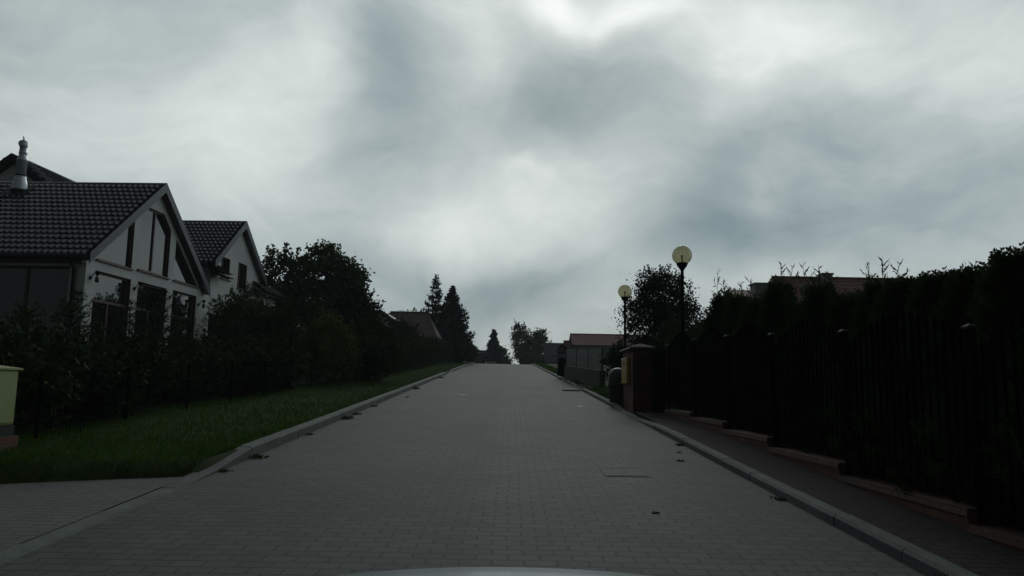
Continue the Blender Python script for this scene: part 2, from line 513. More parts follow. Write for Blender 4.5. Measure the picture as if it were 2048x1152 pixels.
def conifer_arrays(h, r, whorl, nb, step, nl, nw, z0=.12, gap=0.0, twig=.13, up=.25, powr=.85, rag=(.72, 1.1)):
    segs = []
    z = z0 * h
    while z < h * .985:
        k = 1 - z / h
        Lb = r * k ** powr + .05
        m = max(4, int(nb * (.6 + .4 * k)))
        a0 = random.random() * 6.28
        for j in range(m):
            if random.random() < gap: continue
            a = a0 + 2 * pi * j / m + random.uniform(-.25, .25)
            L = Lb * random.uniform(*rag)
            el = up + .55 * (1 - k) ** 2 + random.uniform(-.12, .12)
            d = np.array([cos(a) * cos(el), sin(a) * cos(el), sin(el)])
            sag = np.array([0, 0, -.16 * L * k])
            p0 = np.array([0, 0, z]); nseg = 4; prev = p0
            for q in range(1, nseg + 1):
                u = q / nseg
                p = p0 + d * L * u + sag * (4 * u * (1 - u)) + np.array([0, 0, .1 * L * u * u])
                segs.append((prev, p)); prev = p
            side = np.cross(d, [0, 0, 1]); side /= np.linalg.norm(side)
            x = .2 * L
            s = 1
            while x < L * .97:
                tl = (L - x) * .55 + .04
                s = -s
                b = p0 + d * x + sag * (4 * (x / L) * (1 - x / L))
                td = d * .75 + side * s * .75 + np.array([0, 0, random.uniform(-.12, .16)])
                td /= np.linalg.norm(td)
                segs.append((b, b + td * tl))
                if tl > .3:
                    for w in (.4, .7):
                        sd = td + side * -s * .8; sd /= np.linalg.norm(sd)
                        segs.append((b + td * tl * w, b + td * tl * w + sd * tl * .35))
                x += twig * random.uniform(.7, 1.3)
        z += whorl * random.uniform(.8, 1.15) * (.55 + .45 * k)
    segs.append((np.array([0, 0, h * .9]), np.array([0, 0, h])))
    C = []; U = []
    for a, b in segs:
        d = b - a; L = np.linalg.norm(d)
        if L < 1e-4: continue
        d = d / L; n = max(1, int(L / step))
        t = (np.arange(n) + rng.random(n)) / n
        P = a + (b - a) * t[:, None]
        rd = rng.normal(size=(n, 3)); rd -= (rd @ d)[:, None] * d
        rd = unit(rd)
        dirs = unit(rd + d * .8)
        u = dirs * (nl * .5 * rng.uniform(.7, 1.2, n))[:, None]
        C.append(P + u * .9); U.append(u)
    C = np.concatenate(C); U = np.concatenate(U)
    V = unit(np.cross(U, rand_unit(len(U)))) * nw
    return C, U, V


def conifer(name, h, r, label, cat='conifer', m=None, whorl=.28, nb=6, step=.014, nl=.05, nw=.008, group=None, trunk_r=.03, **kw):
    t = empty(name, (0, 0, 0), label, cat, group)
    tb = MB(); tb.tube([(0, 0, -.1), (0, 0, h * .5), (0, 0, h * .98)], [trunk_r, trunk_r * .6, trunk_r * .12], 7)
    tb.build('trunk', M_bark, t, smooth=True)
    C, U, V = conifer_arrays(h, r, whorl, nb, step, nl, nw, **kw)
    quads('crown', C, U, V, m or L_fir, t)
    return t


def place(t, x, y, dz=0, rz=0, s=1.0, label=None):
    t.location = (x, y, g(y) + hgt(x, y) + dz); t.rotation_euler.z = rz; t.scale = (s, s, s)
    if label: t['label'] = label
    return t


# ------------------------------------------------------------------ young firs in front of the house
FG = 'young firs behind the wire fence'
f1 = conifer('fir_tree', 2.1, .85, 'x', group=FG, nb=7, powr=.6, nl=.06, nw=.011, whorl=.24)
f2 = conifer('fir_tree', 2.5, .80, 'x', group=FG, nb=7, powr=.6, nl=.06, nw=.011, whorl=.24)
f3 = conifer('fir_tree', 1.8, .95, 'x', group=FG, nb=8, powr=.6, nl=.06, nw=.011, whorl=.24)
firs = [
    (f1, -7.75, 13.5, .86, 'young fir with an open whorled top before the corner drainpipe of the white house'),
    (f3, -7.15, 15.2, 1.05, 'broad young fir in front of the middle glass door of the gable'),
    (f3, -7.3, 11.4, .82, 'low bushy fir below the big side window at the left picture edge'),
    (f1, -7.2, 16.6, .80, 'fir standing before the third glass door that reflects the sky'),
    (f2, -7.15, 18.2, .80, 'fir at the right corner pilaster of the glazed gable'),
    (f2, -7.2, 20.4, 1.0, 'tallest slender fir, in front of the plain white wall of the upper wing'),
    (f3, -7.3, 12.5, .86, 'spreading fir between the low left-edge fir and the drainpipe fir'),
    (f1, -7.2, 14.3, .80, 'fir in front of the first glass door of the gable'),
    (f2, -7.05, 19.2, .78, 'narrow fir just left of the tallest slender fir'),
]
used = set()
for (p, x, y, s, lab) in firs:
    t = p if id(p) not in used else copy_tree(p)
    used.add(id(p))
    place(t, x, y, 0, random.random() * 6, s * 1.1, lab)

SG = 'dark shrubs behind the wire fence'
shr = [
    (-6.5, 9.3, 1.25, 'low dark shrub just behind the yellow utility cabinet'),
    (-6.4, 10.8, 1.0, 'dark shrub behind the first wire fence post'),
    (-6.5, 12.2, 1.15, 'dark shrub between the first two wire fence posts'),
    (-6.4, 13.7, .85, 'dark shrub behind the wire fence below the first glass door'),
    (-6.4, 15.3, 1.12, 'dark shrub behind the wire fence below the middle glass door'),
    (-6.3, 17.0, 1.0, 'dark shrub behind the wire fence below the third glass door'),
    (-6.3, 18.8, 1.25, 'dark shrub below the tallest slender fir'),
]
proto_s = [broadleaf('shrub', (0, 0, 0), [(0, 0, .55, .75, .7, .5), (.2, .5, .45, .55, .55, .42), (-.1, -.5, .5, .6, .55, .45)], 240, 26, .045, .11, L_shrub, 'x', 'shrub', .03, SG, 20),
           broadleaf('shrub', (0, 0, 0), [(0, 0, .6, .65, .8, .55), (.1, .6, .5, .55, .5, .5), (.1, -.55, .4, .6, .6, .38)], 240, 26, .05, .12, L_shrub, 'x', 'shrub', .03, SG, 20)]
for i, (x, y, s, lab) in enumerate(shr):
    p = proto_s[i % 2]
    t = p if i < 2 else copy_tree(p)
    place(t, x, y, 0, random.random() * 6, s, lab)

# ------------------------------------------------------------------ left group of trees past the house
def B(x, y, dz=0): return (x, y, g(y) + hgt(x, y) + dz)

broadleaf('leafy_tree', B(-11.3, 36.5), [(0, 0, 4.4, 1.1, 1.1, 1.3), (-.7, .2, 3.6, .9, 1, 1.1), (.5, -.3, 3.2, .8, .9, 1.2), (.2, 0, 5.2, .6, .6, .7)], 130, 42, .10, .17, L_dec,
          'airy broadleaf tree beside the upper wing of the white house, sky showing through', trunk_r=.12, shoots=14)
broadleaf('leafy_tree', B(-9.0, 36), [(0, 0, 4.4, 1.6, 1.5, 1.5), (.9, 0, 3.6, 1.2, 1.2, 1.2), (-.6, .3, 3.2, 1.1, 1.1, 1.3), (-.1, 0, 5.2, .9, .9, .8), (1.0, .2, 4.6, .8, .8, .8)], 260, 48, .10, .19, L_dec,
          'largest round-topped broadleaf tree in the left group', trunk_r=.15, shoots=16)
broadleaf('leafy_tree', B(-6.6, 31.5), [(0, 0, 2.4, 1.1, 1.1, 1.1), (.6, 0, 2.0, .9, .9, 1.0), (-.7, .2, 2.2, .8, .9, .9), (0.1, 0, 3.0, .6, .6, .6)], 230, 42, .075, .15, L_shrub,
          'dark bushy tree stepping down right of the largest broadleaf tree', trunk_r=.09, shoots=20)
broadleaf('bush', B(-4.75, 26.8), [(0, 0, 1.1, .8, .9, .85), (.35, -.6, .8, .65, .8, .65), (-.5, .6, 1.4, .8, .8, .85)], 260, 40, .055, .12, L_shrub,
          'dense dark bush hanging over the verge at the right end of the left tree group', 'bush', .05, None, 24)
broadleaf('bush', B(-5.35, 22.4), [(0, 0, 1.15, .75, .8, .9), (.25, .6, .8, .6, .7, .65), (-.2, -.7, .8, .7, .7, .7)], 260, 40, .05, .11, L_light,
          'yellowish green bush low at the front of the left tree group', 'bush', .05, None, 24)
broadleaf('bush', B(-5.0, 24.6), [(0, 0, .85, .8, .8, .75), (.5, .2, .6, .55, .7, .55)], 200, 40, .05, .11, L_shrub,
          'low dark bush between the yellowish bush and the overhanging bush', 'bush', .05, None, 14)
broadleaf('bush', B(-7.1, 22.6), [(0, 0, 1.2, .9, .9, 1.0), (-.5, -.6, 1.0, .7, .8, .9), (0, .7, 1.5, .7, .7, .8)], 260, 40, .055, .13, L_shrub,
          'tall dark bush beside the tallest slender fir', 'bush', .06, None, 26)
broadleaf('bush', B(-7.3, 26.5), [(0, 0, 1.6, 1.0, 1.1, 1.3), (.5, .5, 1.5, .8, .9, 1.1), (-.6, -.5, 1.4, .8, .9, 1.2)], 300, 40, .06, .14, L_shrub,
          'high dark bush hiding the foot of the largest broadleaf tree', 'bush', .06, None, 26)
broadleaf('bush', B(-9.0, 25.5), [(0, 0, 1.5, .9, 1.0, 1.3), (-.5, .6, 1.7, .7, .8, 1.1)], 220, 38, .06, .14, L_dec,
          'leafy bush in front of the low tiled annex roof', 'bush', .06, None, 26)
# hedge running on along the verge to the crest
HG = 'clipped hedge bushes along the far left verge'
hb = broadleaf('hedge_bush', (0, 0, 0), [(0, 0, .75, .8, 1.5, .75), (0, 1.2, .7, .75, 1.1, .7), (0, -1.2, .8, .75, 1.1, .75)], 300, 40, .055, .13, L_shrub, 'x', 'hedge', .04, HG, 10)
hlabs = ['dark hedge bush just past the overhanging bush', 'hedge bush in front of the white gable of the brown-roofed house',
         'hedge bush below the right slope of the brown roof', 'hedge bush at the foot of the sparse spruce',
         'hedge bush at the foot of the dense spruce', 'last hedge bush before the crest of the road']
for i, (x, y) in enumerate([(-5.4, 33), (-5.5, 38.5), (-5.6, 44), (-5.7, 50), (-5.7, 56), (-4.9, 68)]):
    t = hb if i == 0 else copy_tree(hb)
    place(t, x, y, 0, random.choice([0, pi]) + random.uniform(-.1, .1), [1, 1.05, 1.1, 1.15, 1.2, 1.1][i], hlabs[i])

sp = conifer('spruce_tree', 7.1, 2.3, 'tall sparse spruce with gaps between its boughs on the left verge', m=L_spruce, whorl=.5, nb=8, step=.035, nl=.30, nw=.05, trunk_r=.13, gap=.2, twig=.24, up=.02, z0=.2, rag=(.5, 1.25), powr=1.0)
place(sp, -6.25, 62, 0)
sp = conifer('spruce_tree', 6.5, 2.5, 'dense dark spruce to the right of the sparse one on the left verge', m=L_spruce, whorl=.28, nb=11, step=.03, nl=.30, nw=.06, trunk_r=.10, twig=.25, up=.05, z0=.05, powr=.95, rag=(.5, 1.25), gap=.12)
place(sp, -5.1, 65, 0)
broadleaf('bush', B(-4.05, 69.5), [(0, 0, 1.0, .75, .9, .9), (.3, .4, .7, .6, .6, .7)], 140, 40, .08, .16, L_shrub,
          'dark bush at the right foot of the dense spruce', 'bush', .05, None, 14)
broadleaf('leafy_tree', B(-9.0, 66), [(0, 0, 3.4, 1.1, 1, .9), (1.4, 0, 3.4, .9, 1, .8), (2.4, .2, 3.0, .8, .8, .8), (-1, 0, 2.6, .9, .9, .9)], 110, 36, .11, .2, L_dec,
          'leafy tree whose top shows above the brown roof', 'tree', .1, None, 12)

broadleaf('bush', B(-6.5, 46.5), [(0, 0, 1.5, .8, 1.0, 1.3), (-.6, .4, 1.7, .8, .9, 1.2)], 240, 40, .07, .15, L_shrub,
          'tall dark bush partly hiding the white porch of the brown-roofed house', 'bush', .06, None, 20)
# beyond the crest
sp = conifer('spruce_tree', 6.4, 1.75, 'pointed dark spruce beyond the crest of the road', m=L_spruce, whorl=.28, nb=11, step=.035, nl=.36, nw=.08, trunk_r=.12, twig=.25, up=.1, z0=.05, powr=.8, rag=(.55, 1.25), gap=.08)
place(sp, -2.5, 110, 0)
broadleaf('bush', B(-1.2, 111), [(0, 0, 2.2, .8, .8, 1.9), (.6, 0, 1.6, .75, .8, 1.3)], 120, 36, .14, .24, L_dec, 'bush between the pointed spruce and the leafy trees beyond the crest', 'bush', .08)
broadleaf('leafy_tree', B(1.5, 113), [(0, 0, 4.6, 1.3, 1.2, 2.6), (-.7, 0, 6.4, .5, .6, 1.6), (.5, .2, 6.2, .6, .6, 1.2), (.9, 0, 2.8, 1.1, 1.3, 2.0)], 210, 40, .15, .26, L_dec, 'left of two leafy trees beyond the crest, with a forked pointed top', trunk_r=.15, shoots=10)
broadleaf('leafy_tree', B(3.9, 114), [(0, 0, 4.8, 1.3, 1.2, 2.1), (.5, 0, 5.6, .9, .9, 1.3), (0, 0, 2.6, 1.3, 1.3, 2.2), (1.3, 0, 4.3, .7, .7, .9)], 210, 40, .15, .26, L_dec, 'rounder right one of two leafy trees beyond the crest', trunk_r=.15, shoots=6)
broadleaf('hedge_bush', B(-4.2, 109), [(0, 0, .6, 1.8, .7, .8), (2.6, .3, .5, 1.5, .7, .8)], 110, 36, .12, .22, L_shrub, 'low dark hedge behind the parked car at the crest', 'hedge', .05)
broadleaf('hedge_bush', B(2.9, 104), [(0, 0, 1.0, 1.7, .7, 1.2), (2.4, 0, 1.0, 1.5, .7, 1.3)], 130, 36, .12, .22, L_shrub, 'low dark hedge under the two leafy trees beyond the crest', 'hedge', .05)

# ------------------------------------------------------------------ the white house
HZ = 1.0
HLOC = (-11.01, 19.4, HZ)
house = empty('house', HLOC, 'white rendered house with charcoal tiled roofs and a tall glazed gable', 'house', rz=-.03)
HO = (0, 0, HZ)      # build with world heights, shift to the base


def holed(mb, outer, holes, f, depth):
    """planar wall with openings. f(s,z,d)->xyz; d = depth into the wall"""
    polys = [[Vector((s, z, 0)) for s, z in outer]] + [[Vector((s, z, 0)) for s, z in h] for h in holes]
    flat = [p for q in polys for p in q]
    tris = tessellate_polygon(polys)
    mb.add([f(p.x, p.y, 0) for p in flat], [tuple(t) for t in tris])
    for h in holes:
        n = len(h)
        vs = [f(s, z, 0) for s, z in h] + [f(s, z, depth) for s, z in h]
        mb.add(vs, [(i, (i + 1) % n, n + (i + 1) % n, n + i) for i in range(n)])


def inset(poly, d):
    n = len(poly); out = []
    A = sum(poly[i][0] * poly[(i + 1) % n][1] - poly[(i + 1) % n][0] * poly[i][1] for i in range(n))
    sg = 1 if A > 0 else -1
    for i in range(n):
        p0, p1, p2 = Vector(poly[i - 1]), Vector(poly[i]), Vector(poly[(i + 1) % n])
        e1 = (p1 - p0).normalized(); e2 = (p2 - p1).normalized()
        n1 = Vector((-e1.y, e1.x)) * sg; n2 = Vector((-e2.y, e2.x)) * sg
        k = (n1 + n2); k = k / max(.25, (1 + n1.dot(n2)))
        out.append((p1.x + k.x * d, p1.y + k.y * d))
    return out


def window(parent, poly, f, d0, mullions=(), fw=.05, sill=True, name='window', off=HO, fm=None, glass=None, d_in=.16):
    """frame ring standing in the opening, glass pane and sill as sub-parts"""
    fm = fm or M_wood
    inn = inset(poly, fw); n = len(poly)
    mb = MB()
    a0 = [f(s, z, d0) for s, z in inset(poly, .003)]; a1 = [f(s, z, d0) for s, z in inn]
    b1 = [f(s, z, d0 + .06) for s, z in inn]
    mb.add(a0 + a1 + b1, [(i, (i + 1) % n, n + (i + 1) % n, n + i) for i in range(n)] + [(n + i, n + (i + 1) % n, 2 * n + (i + 1) % n, 2 * n + i) for i in range(n)])
    # lining of the reveal in the same wood
    l0 = [f(s, z, .012) for s, z in inset(poly, .004)]; l1 = [f(s, z, d0) for s, z in inset(poly, .004)]
    mb.add(l0 + l1, [(i, (i + 1) % n, n + (i + 1) % n, n + i) for i in range(n)])
    zs = [p[1] for p in inn]
    for ms, z0, z1 in mullions:
        w = .03
        c = [(ms - w, z0), (ms + w, z0), (ms + w, z1), (ms - w, z1)]
        mb.prism([f(s, z, d0 - .004) for s, z in c], [f(s, z, d0 + .05) for s, z in c])
    w = mb.build(name, fm, parent, off)
    pb = MB(); pb.prism([f(s, z, d0 + .035) for s, z in inn], [f(s, z, d0 + .05) for s, z in inn])
    pb.build('pane', glass or M_glass, w)
    w_children_off(w, off)
    if sill:
        s0 = min(p[0] for p in poly); s1 = max(p[0] for p in poly); z0 = min(p[1] for p in poly)
        sb = MB(); c = [(s0 - .05, z0 - .045), (s1 + .05, z0 - .045), (s1 + .05, z0 - .005), (s0 - .05, z0 - .005)]
        sb.prism([f(s, z, -.07) for s, z in c], [f(s, z, d0 - .01) for s, z in c])
        q = sb.build('sill', fm, w); shift(q, off)
    return w


def shift(o, off):
    for v in o.data.vertices: v.co -= Vector(off)


def w_children_off(w, off):
    for c in w.children: shift(c, off)


def fg(s, z, d): return (-d, s, z)           # gable side: plane x=0 facing the street
def ff(s, z, d): return (-s, d, z)           # front side: plane y=0 facing the viewer; s runs left


win_L = [(.42, 4.47), (2.18, 4.47), (2.18, 5.95)]
win_C = [(2.52, 4.52), (4.36, 4.52), (4.36, 6.05), (3.85, 6.46), (2.95, 6.46), (2.52, 6.12)]
win_R = [(4.74, 4.52), (6.52, 4.52), (4.74, 5.86)]
door1 = [(.42, 1.45), (2.22, 1.45), (2.22, 4.17), (.42, 4.17)]
door2 = [(2.60, 1.45), (4.36, 1.45), (4.36, 4.18), (2.60, 4.18)]
door3 = [(4.76, 1.45), (6.48, 1.45), (6.48, 4.20), (4.76, 4.20)]
door4 = [(7.35, 1.45), (8.4, 1.45), (8.4, 3.74), (7.35, 3.74)]
w1 = [(8.32, 5.12), (9.14, 5.12), (9.14, 5.92), (8.32, 5.92)]
w2 = [(9.95, 4.96), (10.85, 4.96), (10.85, 5.96), (9.95, 5.96)]
outer = [(0, .8), (12.4, .8), (12.4, 5.45), (9.95, 7.36), (7.5, 5.45), (7.5, 4.62), (6.8, 4.42), (3.4, 7.10), (0, 4.42)]
wb = MB()
holed(wb, outer, [win_L, win_C, win_R, door1, door2, door3, door4, w1, w2], fg, .18)
winF = [(.42, 2.0), (3.9, 2.0), (3.9, 4.20), (.42, 4.20)]
holed(wb, [(0, .8), (9, .8), (9, 4.42), (0, 4.42)], [winF], ff, .18)
# side wall of the upper wing over the lower roof, gable of the main block, end walls
wb.add([(0, 7.5, 4.4), (-4, 7.5, 4.4), (-4, 7.5, 5.45), (0, 7.5, 5.45)], [(0, 1, 2, 3)])
wb.add([(-1, 5.15, 4.6), (-10.8, 5.15, 4.6), (-5.9, 5.15, 8.42)], [(0, 1, 2)])
wb.add([(0, 12.4, .8), (-10.8, 12.4, .8), (-10.8, 12.4, 5.3), (0, 12.4, 5.3)], [(0, 1, 2, 3)])
wb.build('wall', M_white, house, HO)
# dark room floors/back so that openings never show the far side
MBx = MB().box(-6, -.6, .6, 6.6, .9, 4.4)
for poly, mul in ((win_L, ()), (win_C, ((3.42, 4.6, 6.40),)), (win_R, ())):
    window(house, poly, fg, .06, mul)
for poly, mul in ((door1, ((1.3, 1.5, 3.35),)), (door2, ((3.5, 1.5, 3.4),)), (door3, ((5.6, 1.5, 3.35),))):
    s0, s1 = poly[0][0], poly[1][0]
    d = window(house, poly, fg, .10, mul, sill=False, name='glass_door')
    tb = MB(); c = [(s0 + .07, 3.36), (s1 - .07, 3.36), (s1 - .07, 3.43), (s0 + .07, 3.43)]
    tb.prism([fg(s, z, .096) for s, z in c], [fg(s, z, .15) for s, z in c]); q = tb.build('transom', M_wood, d); shift(q, HO)
window(house, door4, fg, .15, (), sill=False, name='door')
window(house, w1, fg, .13, ((8.72, 5.2, 5.86),))
window(house, w2, fg, .13, ((10.4, 5.0, 5.9),))
window(house, winF, ff, .13, ((1.62, 2.05, 4.14), (2.8, 2.05, 4.14)))


def tiles(name, o, u, v, W, H, pu=.17, pv=.285, parent=None, m=None, amp=.028, stepz=.07, off=HO, clip=None, label=None):
    """profiled tile sheet: o = eave corner, u along the eave, v up the slope (unit)"""
    o, u, v = Vector(o), Vector(u).normalized(), Vector(v).normalized()
    n = u.cross(v)
    if n.z < 0: n = -n
    nu = max(2, int(W / pu) * 6); rows = max(1, int(round(H / pv)))
    us = np.linspace(0, W, nu + 1)
    vs = []; fs = []; off2 = 0
    vv = []
    for r in range(rows):
        b = r * H / rows; t = (r + 1) * H / rows
        vv += [(b, stepz), (b + (t - b) * .35, stepz * .72), (t - .004, 0.0)]
    for (b, z) in vv:
        for x in us:
            ph = (x / pu) % 1.0
            wv = amp * (cos(2 * pi * ph) + .35 * cos(4 * pi * ph + .6))
            p = o + u * float(x) + v * float(b) + n * (z + float(wv) + .03)
            vs.append(tuple(p))
    k = len(us)
    for j in range(len(vv) - 1):
        for i in range(k - 1): fs.append((j * k + i, j * k + i + 1, (j + 1) * k + i + 1, (j + 1) * k + i))
    mb = MB(); mb.v = vs; mb.f = fs
    # solid deck below
    a = [o, o + u * W, o + u * W + v * H, o + v * H]
    mb.prism([tuple(p - n * .10) for p in a], [tuple(p - n * .005) for p in a])
    ob = mb.build(name, m or M_tile, parent, off)
    return ob


def slope(y0, z0, y1, z1): d = Vector((0, y1 - y0, z1 - z0)); return d.normalized(), d.length


# wing 1 (glazed gable): ridge along x at y=3.4, z=7.28
vF, LF = slope(-.22, 4.44, 3.4, 7.24)
r = tiles('roof', (.18, -.22, 4.44), (-1, 0, 0), vF, 9.2, LF, parent=house)
vB, LB = slope(7.02, 4.44, 3.4, 7.24)
r = tiles('roof', (.18, 7.02, 4.44), (-1, 0, 0), vB, 6.0, LB, parent=house)
# wing 2 (upper wing)
vF2, L2 = slope(7.32, 5.5, 9.95, 7.50)
tiles('roof', (.18, 7.32, 5.5), (-1, 0, 0), vF2, 5.0, L2, parent=house)
vB2, L2b = slope(12.58, 5.5, 9.95, 7.50)
tiles('roof', (.18, 12.58, 5.5), (-1, 0, 0), vB2, 5.0, L2b, parent=house)
# main block behind: ridge along y at x=-5.9, z=8.66
d = Vector((-5.9 + .9, 0, 8.64 - 4.75)); tiles('roof', (-.9, 5.0, 4.75), (0, 1, 0), d.normalized(), 8.6, d.length, parent=house)
d = Vector((-5.9 + 10.9, 0, 8.64 - 4.75)); tiles('roof', (-10.9, 5.0, 4.75), (0, 1, 0), d.normalized(), 8.6, d.length, parent=house)
# pent roof over the side door and lean-to roof of the annex
d = Vector((-.42, 0, .34)); tiles('canopy', (.42, 7.0, 5.12), (0, 1, 0), d.normalized(), 1.25, d.length, pv=.18, parent=house, m=M_tile_matt)
d = Vector((-.55, 0, .44)); tiles('annex_roof', (.48, 11.55, 4.98), (0, 1, 0), d.normalized(), 2.7, d.length, pv=.23, parent=house)
ab = MB().box(-3, .12, 12.402, 14.1, .8, 4.98); ab.build('annex', M_white, house, HO)


def bargeboards(y0, y1, ym, z0, zm, x=.20, h=.26):
    for ya in (y0, y1):
        mb = MB()
        p = [(ya, z0 - h * .72), (ya, z0 + .09), (ym, zm + .11), (ym, zm + .11 - h * 1.15)]
        mb.prism([(x - .0, a, b) for a, b in p], [(x + .03, a, b) for a, b in p])
        b = mb.build('barge_board', M_trim, house, HO)
        # soffit under the overhang
        sb = MB(); q = [(ya, z0 - .12), (ym, zm - .13), (ym, zm - .11), (ya, z0 - .10)]
        sb.prism([(.004, a, b2) for a, b2 in q], [(x - .004, a, b2) for a, b2 in q])
        sb.build('soffit', M_soff, house, HO)


bargeboards(-.24, 7.04, 3.4, 4.44, 7.24)
bargeboards(7.30, 12.60, 9.95, 5.5, 7.50)
mb = MB()
for xa in (-.88, -10.92):
    p = [(xa, 4.72 - .2), (xa, 4.84), (-5.9, 8.74), (-5.9, 8.46)]
    mb = MB(); mb.prism([(a, 4.98, b) for a, b in p], [(a, 4.95, b) for a, b in p]); mb.build('barge_board', M_gutter, house, HO)
# ridge caps
mb = MB(); mb.tube([(.2, 3.4, 7.27), (-6, 3.4, 7.27)], .075, 10); mb.build('ridge_cap', M_tile, house, HO, smooth=True)
mb = MB(); mb.tube([(.2, 9.95, 7.53), (-4.6, 9.95, 7.53)], .075, 10); mb.build('ridge_cap', M_tile, house, HO, smooth=True)
mb = MB(); mb.tube([(-5.9, 4.97, 8.67), (-5.9, 13.6, 8.67)], .075, 10); mb.build('ridge_cap', M_tile, house, HO, smooth=True)
# gutters and drainpipes
mb = MB(); mb.tube([(.16, -.30, 4.43), (-9, -.30, 4.41)], .065, 10); mb.build('gutter', M_gutter, house, HO, smooth=True)
mb = MB(); mb.tube([(.10, 7.26, 5.47), (-3.5, 7.26, 5.46)], .06, 10); mb.build('gutter', M_gutter, house, HO, smooth=True)
mb = MB(); mb.tube([(.47, 6.98, 5.09), (.47, 8.27, 5.08)], .045, 10); mb.build('gutter', M_gutter, house, HO, smooth=True)
mb = MB(); mb.tube([(-.26, -.28, 4.40), (-.26, -.20, 4.25), (-.26, -.075, 4.12), (-.26, -.07, .9)], .05, 10); mb.build('drainpipe', M_gutter, house, HO, smooth=True)
mb = MB(); mb.box(-9, -.004, -.20, -.004, 4.28, 4.34); mb.build('soffit', M_soff, house, HO)
# stainless flue on the front slope near the ridge
fl = MB().lathe([(.25, 0), (.23, .05), (.15, .40), (.145, .44)], 20, (-4.0, 2.85, 6.93))
flue = MB().lathe([(.138, .38), (.138, .90), (.152, .91), (.152, .96), (.146, .97), (.11, 1.04), (.105, 1.14), (.118, 1.15), (.118, 1.18), (.105, 1.19), (.105, 1.30)], 20, (-4.0, 2.85, 6.93)).build('flue', M_steel, house, HO, smooth=True)
q = fl.build('flashing', M_steel, flue, HO, smooth=True)
mb = MB(); mb.prism([(-4.4, 2.5, 6.66), (-3.6, 2.5, 6.66), (-3.6, 3.05, 7.08), (-4.4, 3.05, 7.08)], [(-4.4, 2.5, 6.69), (-3.6, 2.5, 6.69), (-3.6, 3.05, 7.11), (-4.4, 3.05, 7.11)]); mb.build('base_sheet', M_gutter, flue, HO)
cw = MB(); c0 = Vector((-4.0, 2.85, 8.20))
cw.tube([c0, c0 + Vector((0, 0, .07)), c0 + Vector((.02, -.05, .13)), c0 + Vector((.06, -.13, .15))], [.105, .115, .115, .125], 14)
cw.tube([c0 + Vector((-.03, .03, .1)), c0 + Vector((-.05, .04, .22)), c0 + Vector((-.04, .04, .30))], [.10, .09, .04], 10)
cw.tube([c0 + Vector((-.04, .05, .28)), c0 + Vector((-.08, .08, .38)), c0 + Vector((-.12, .10, .44))], [.03, .022, .015], 6)
cw.build('cowl', M_steel, flue, HO, smooth=True)
MB().lathe([(.146, 0), (.156, .008), (.156, .035), (.146, .043)], 20, (-4.0, 2.85, 7.36)).build('clamp', M_gutter, flue, HO)
# roof vents on the upper wing
for (x, y, zt, rr) in ((-2.75, 9.6, 7.62, .10), (-2.45, 9.6, 7.52, .10)):
    mb = MB().lathe([(.05, -.25), (.05, zt - 7.28), (.10, zt - 7.27), (.115, zt - 7.20), (.10, zt - 7.12), (.05, zt - 7.08), (.0, zt - 7.075)], 14, (x, y, 7.28)); mb.build('roof_vent', M_steel, house, HO, smooth=True)
# wall lamps on the pilasters
for s in (.20, 2.41, 4.56, 6.66):
    z = 3.93
    mb = MB(); mb.tube([(0, s, z), (.03, s, z)], .05, 10); mb.tube([(.02, s, z), (.10, s + .02, z + .12), (.17, s + .04, z + .16)], .012, 6)
    mb.tube([(.17, s + .04, z + .16), (.17, s + .04, z + .05)], [.07, .02], 8)
    L_ = mb.build('wall_lamp', M_black, house, HO, smooth=True)
    mb = MB().lathe([(.02, 0), (.05, .02), (.045, .14), (.02, .16)], 10, (.17, s + .04, z - .12)); mb.build('lantern', M_gutter, L_, HO, smooth=True)

# ------------------------------------------------------------------ wire fence and utility cabinet on the left
t = empty('wire_fence', B(-5.3, 8.9), 'low dark wire mesh fence with slim posts behind the left verge', 'fence')
ox, oy, oz = t.location
def fx(y): return -5.28 - .0085 * (y - 10)
fy = [8.6 + 2.0 * i for i in range(9)]
for y in fy:
    z = g(y) + .17
    mb = MB().box(fx(y) - .016, fx(y) + .016, y - .016, y + .016, z - .1, z + .80); mb.build('post', M_black, t, tuple(t.location))
for a, b in zip(fy[:-1], fy[1:]):
    mb = MB()
    za, zb = g(a) + .17, g(b) + .17
    for k in range(7):
        h = .04 + .12 * k
        mb.bar((fx(a) + .03, a, za + h), (fx(b) + .03, b, zb + h), .005, .006)
    n = 26
    for k in range(1, n):
        u = k / n; x = fx(a) + (fx(b) - fx(a)) * u + .03; y = a + (b - a) * u; z = za + (zb - za) * u
        mb.bar((x, y, z + .02), (x, y, z + .79), .004, .004)
    mb.build('mesh_panel', M_black, t, tuple(t.location))

t = empty('utility_cabinet', B(-5.28, 7.62), 'pale yellow utility cabinet on a low brick base at the left picture edge', 'cabinet')
MB().bevbox(-.17, .17, -.40, .33, .26, .82, .012).build('body', M_yel, t)
mb = MB(); mb.prism([(-.20, -.43, .821), (.195, -.43, .821), (.195, .36, .821), (-.20, .36, .821)], [(-.20, -.43, .885), (.195, -.43, .84), (.195, .36, .84), (-.20, .36, .885)]); mb.build('lid', M_yel, t)
d_ = MB().bevbox(.1705, .182, -.375, .305, .285, .795, .004).build('door', M_yel, t)
MB().box(.1825, .187, -.06, -.02, .50, .60).build('lock', M_bin, d_)
MB().box(-.22, .20, -.45, .38, -.15, .15).build('base', M_brick, t)
MB().box(-.18, .175, -.41, .34, .15, .258).build('plinth', M_bin, t)

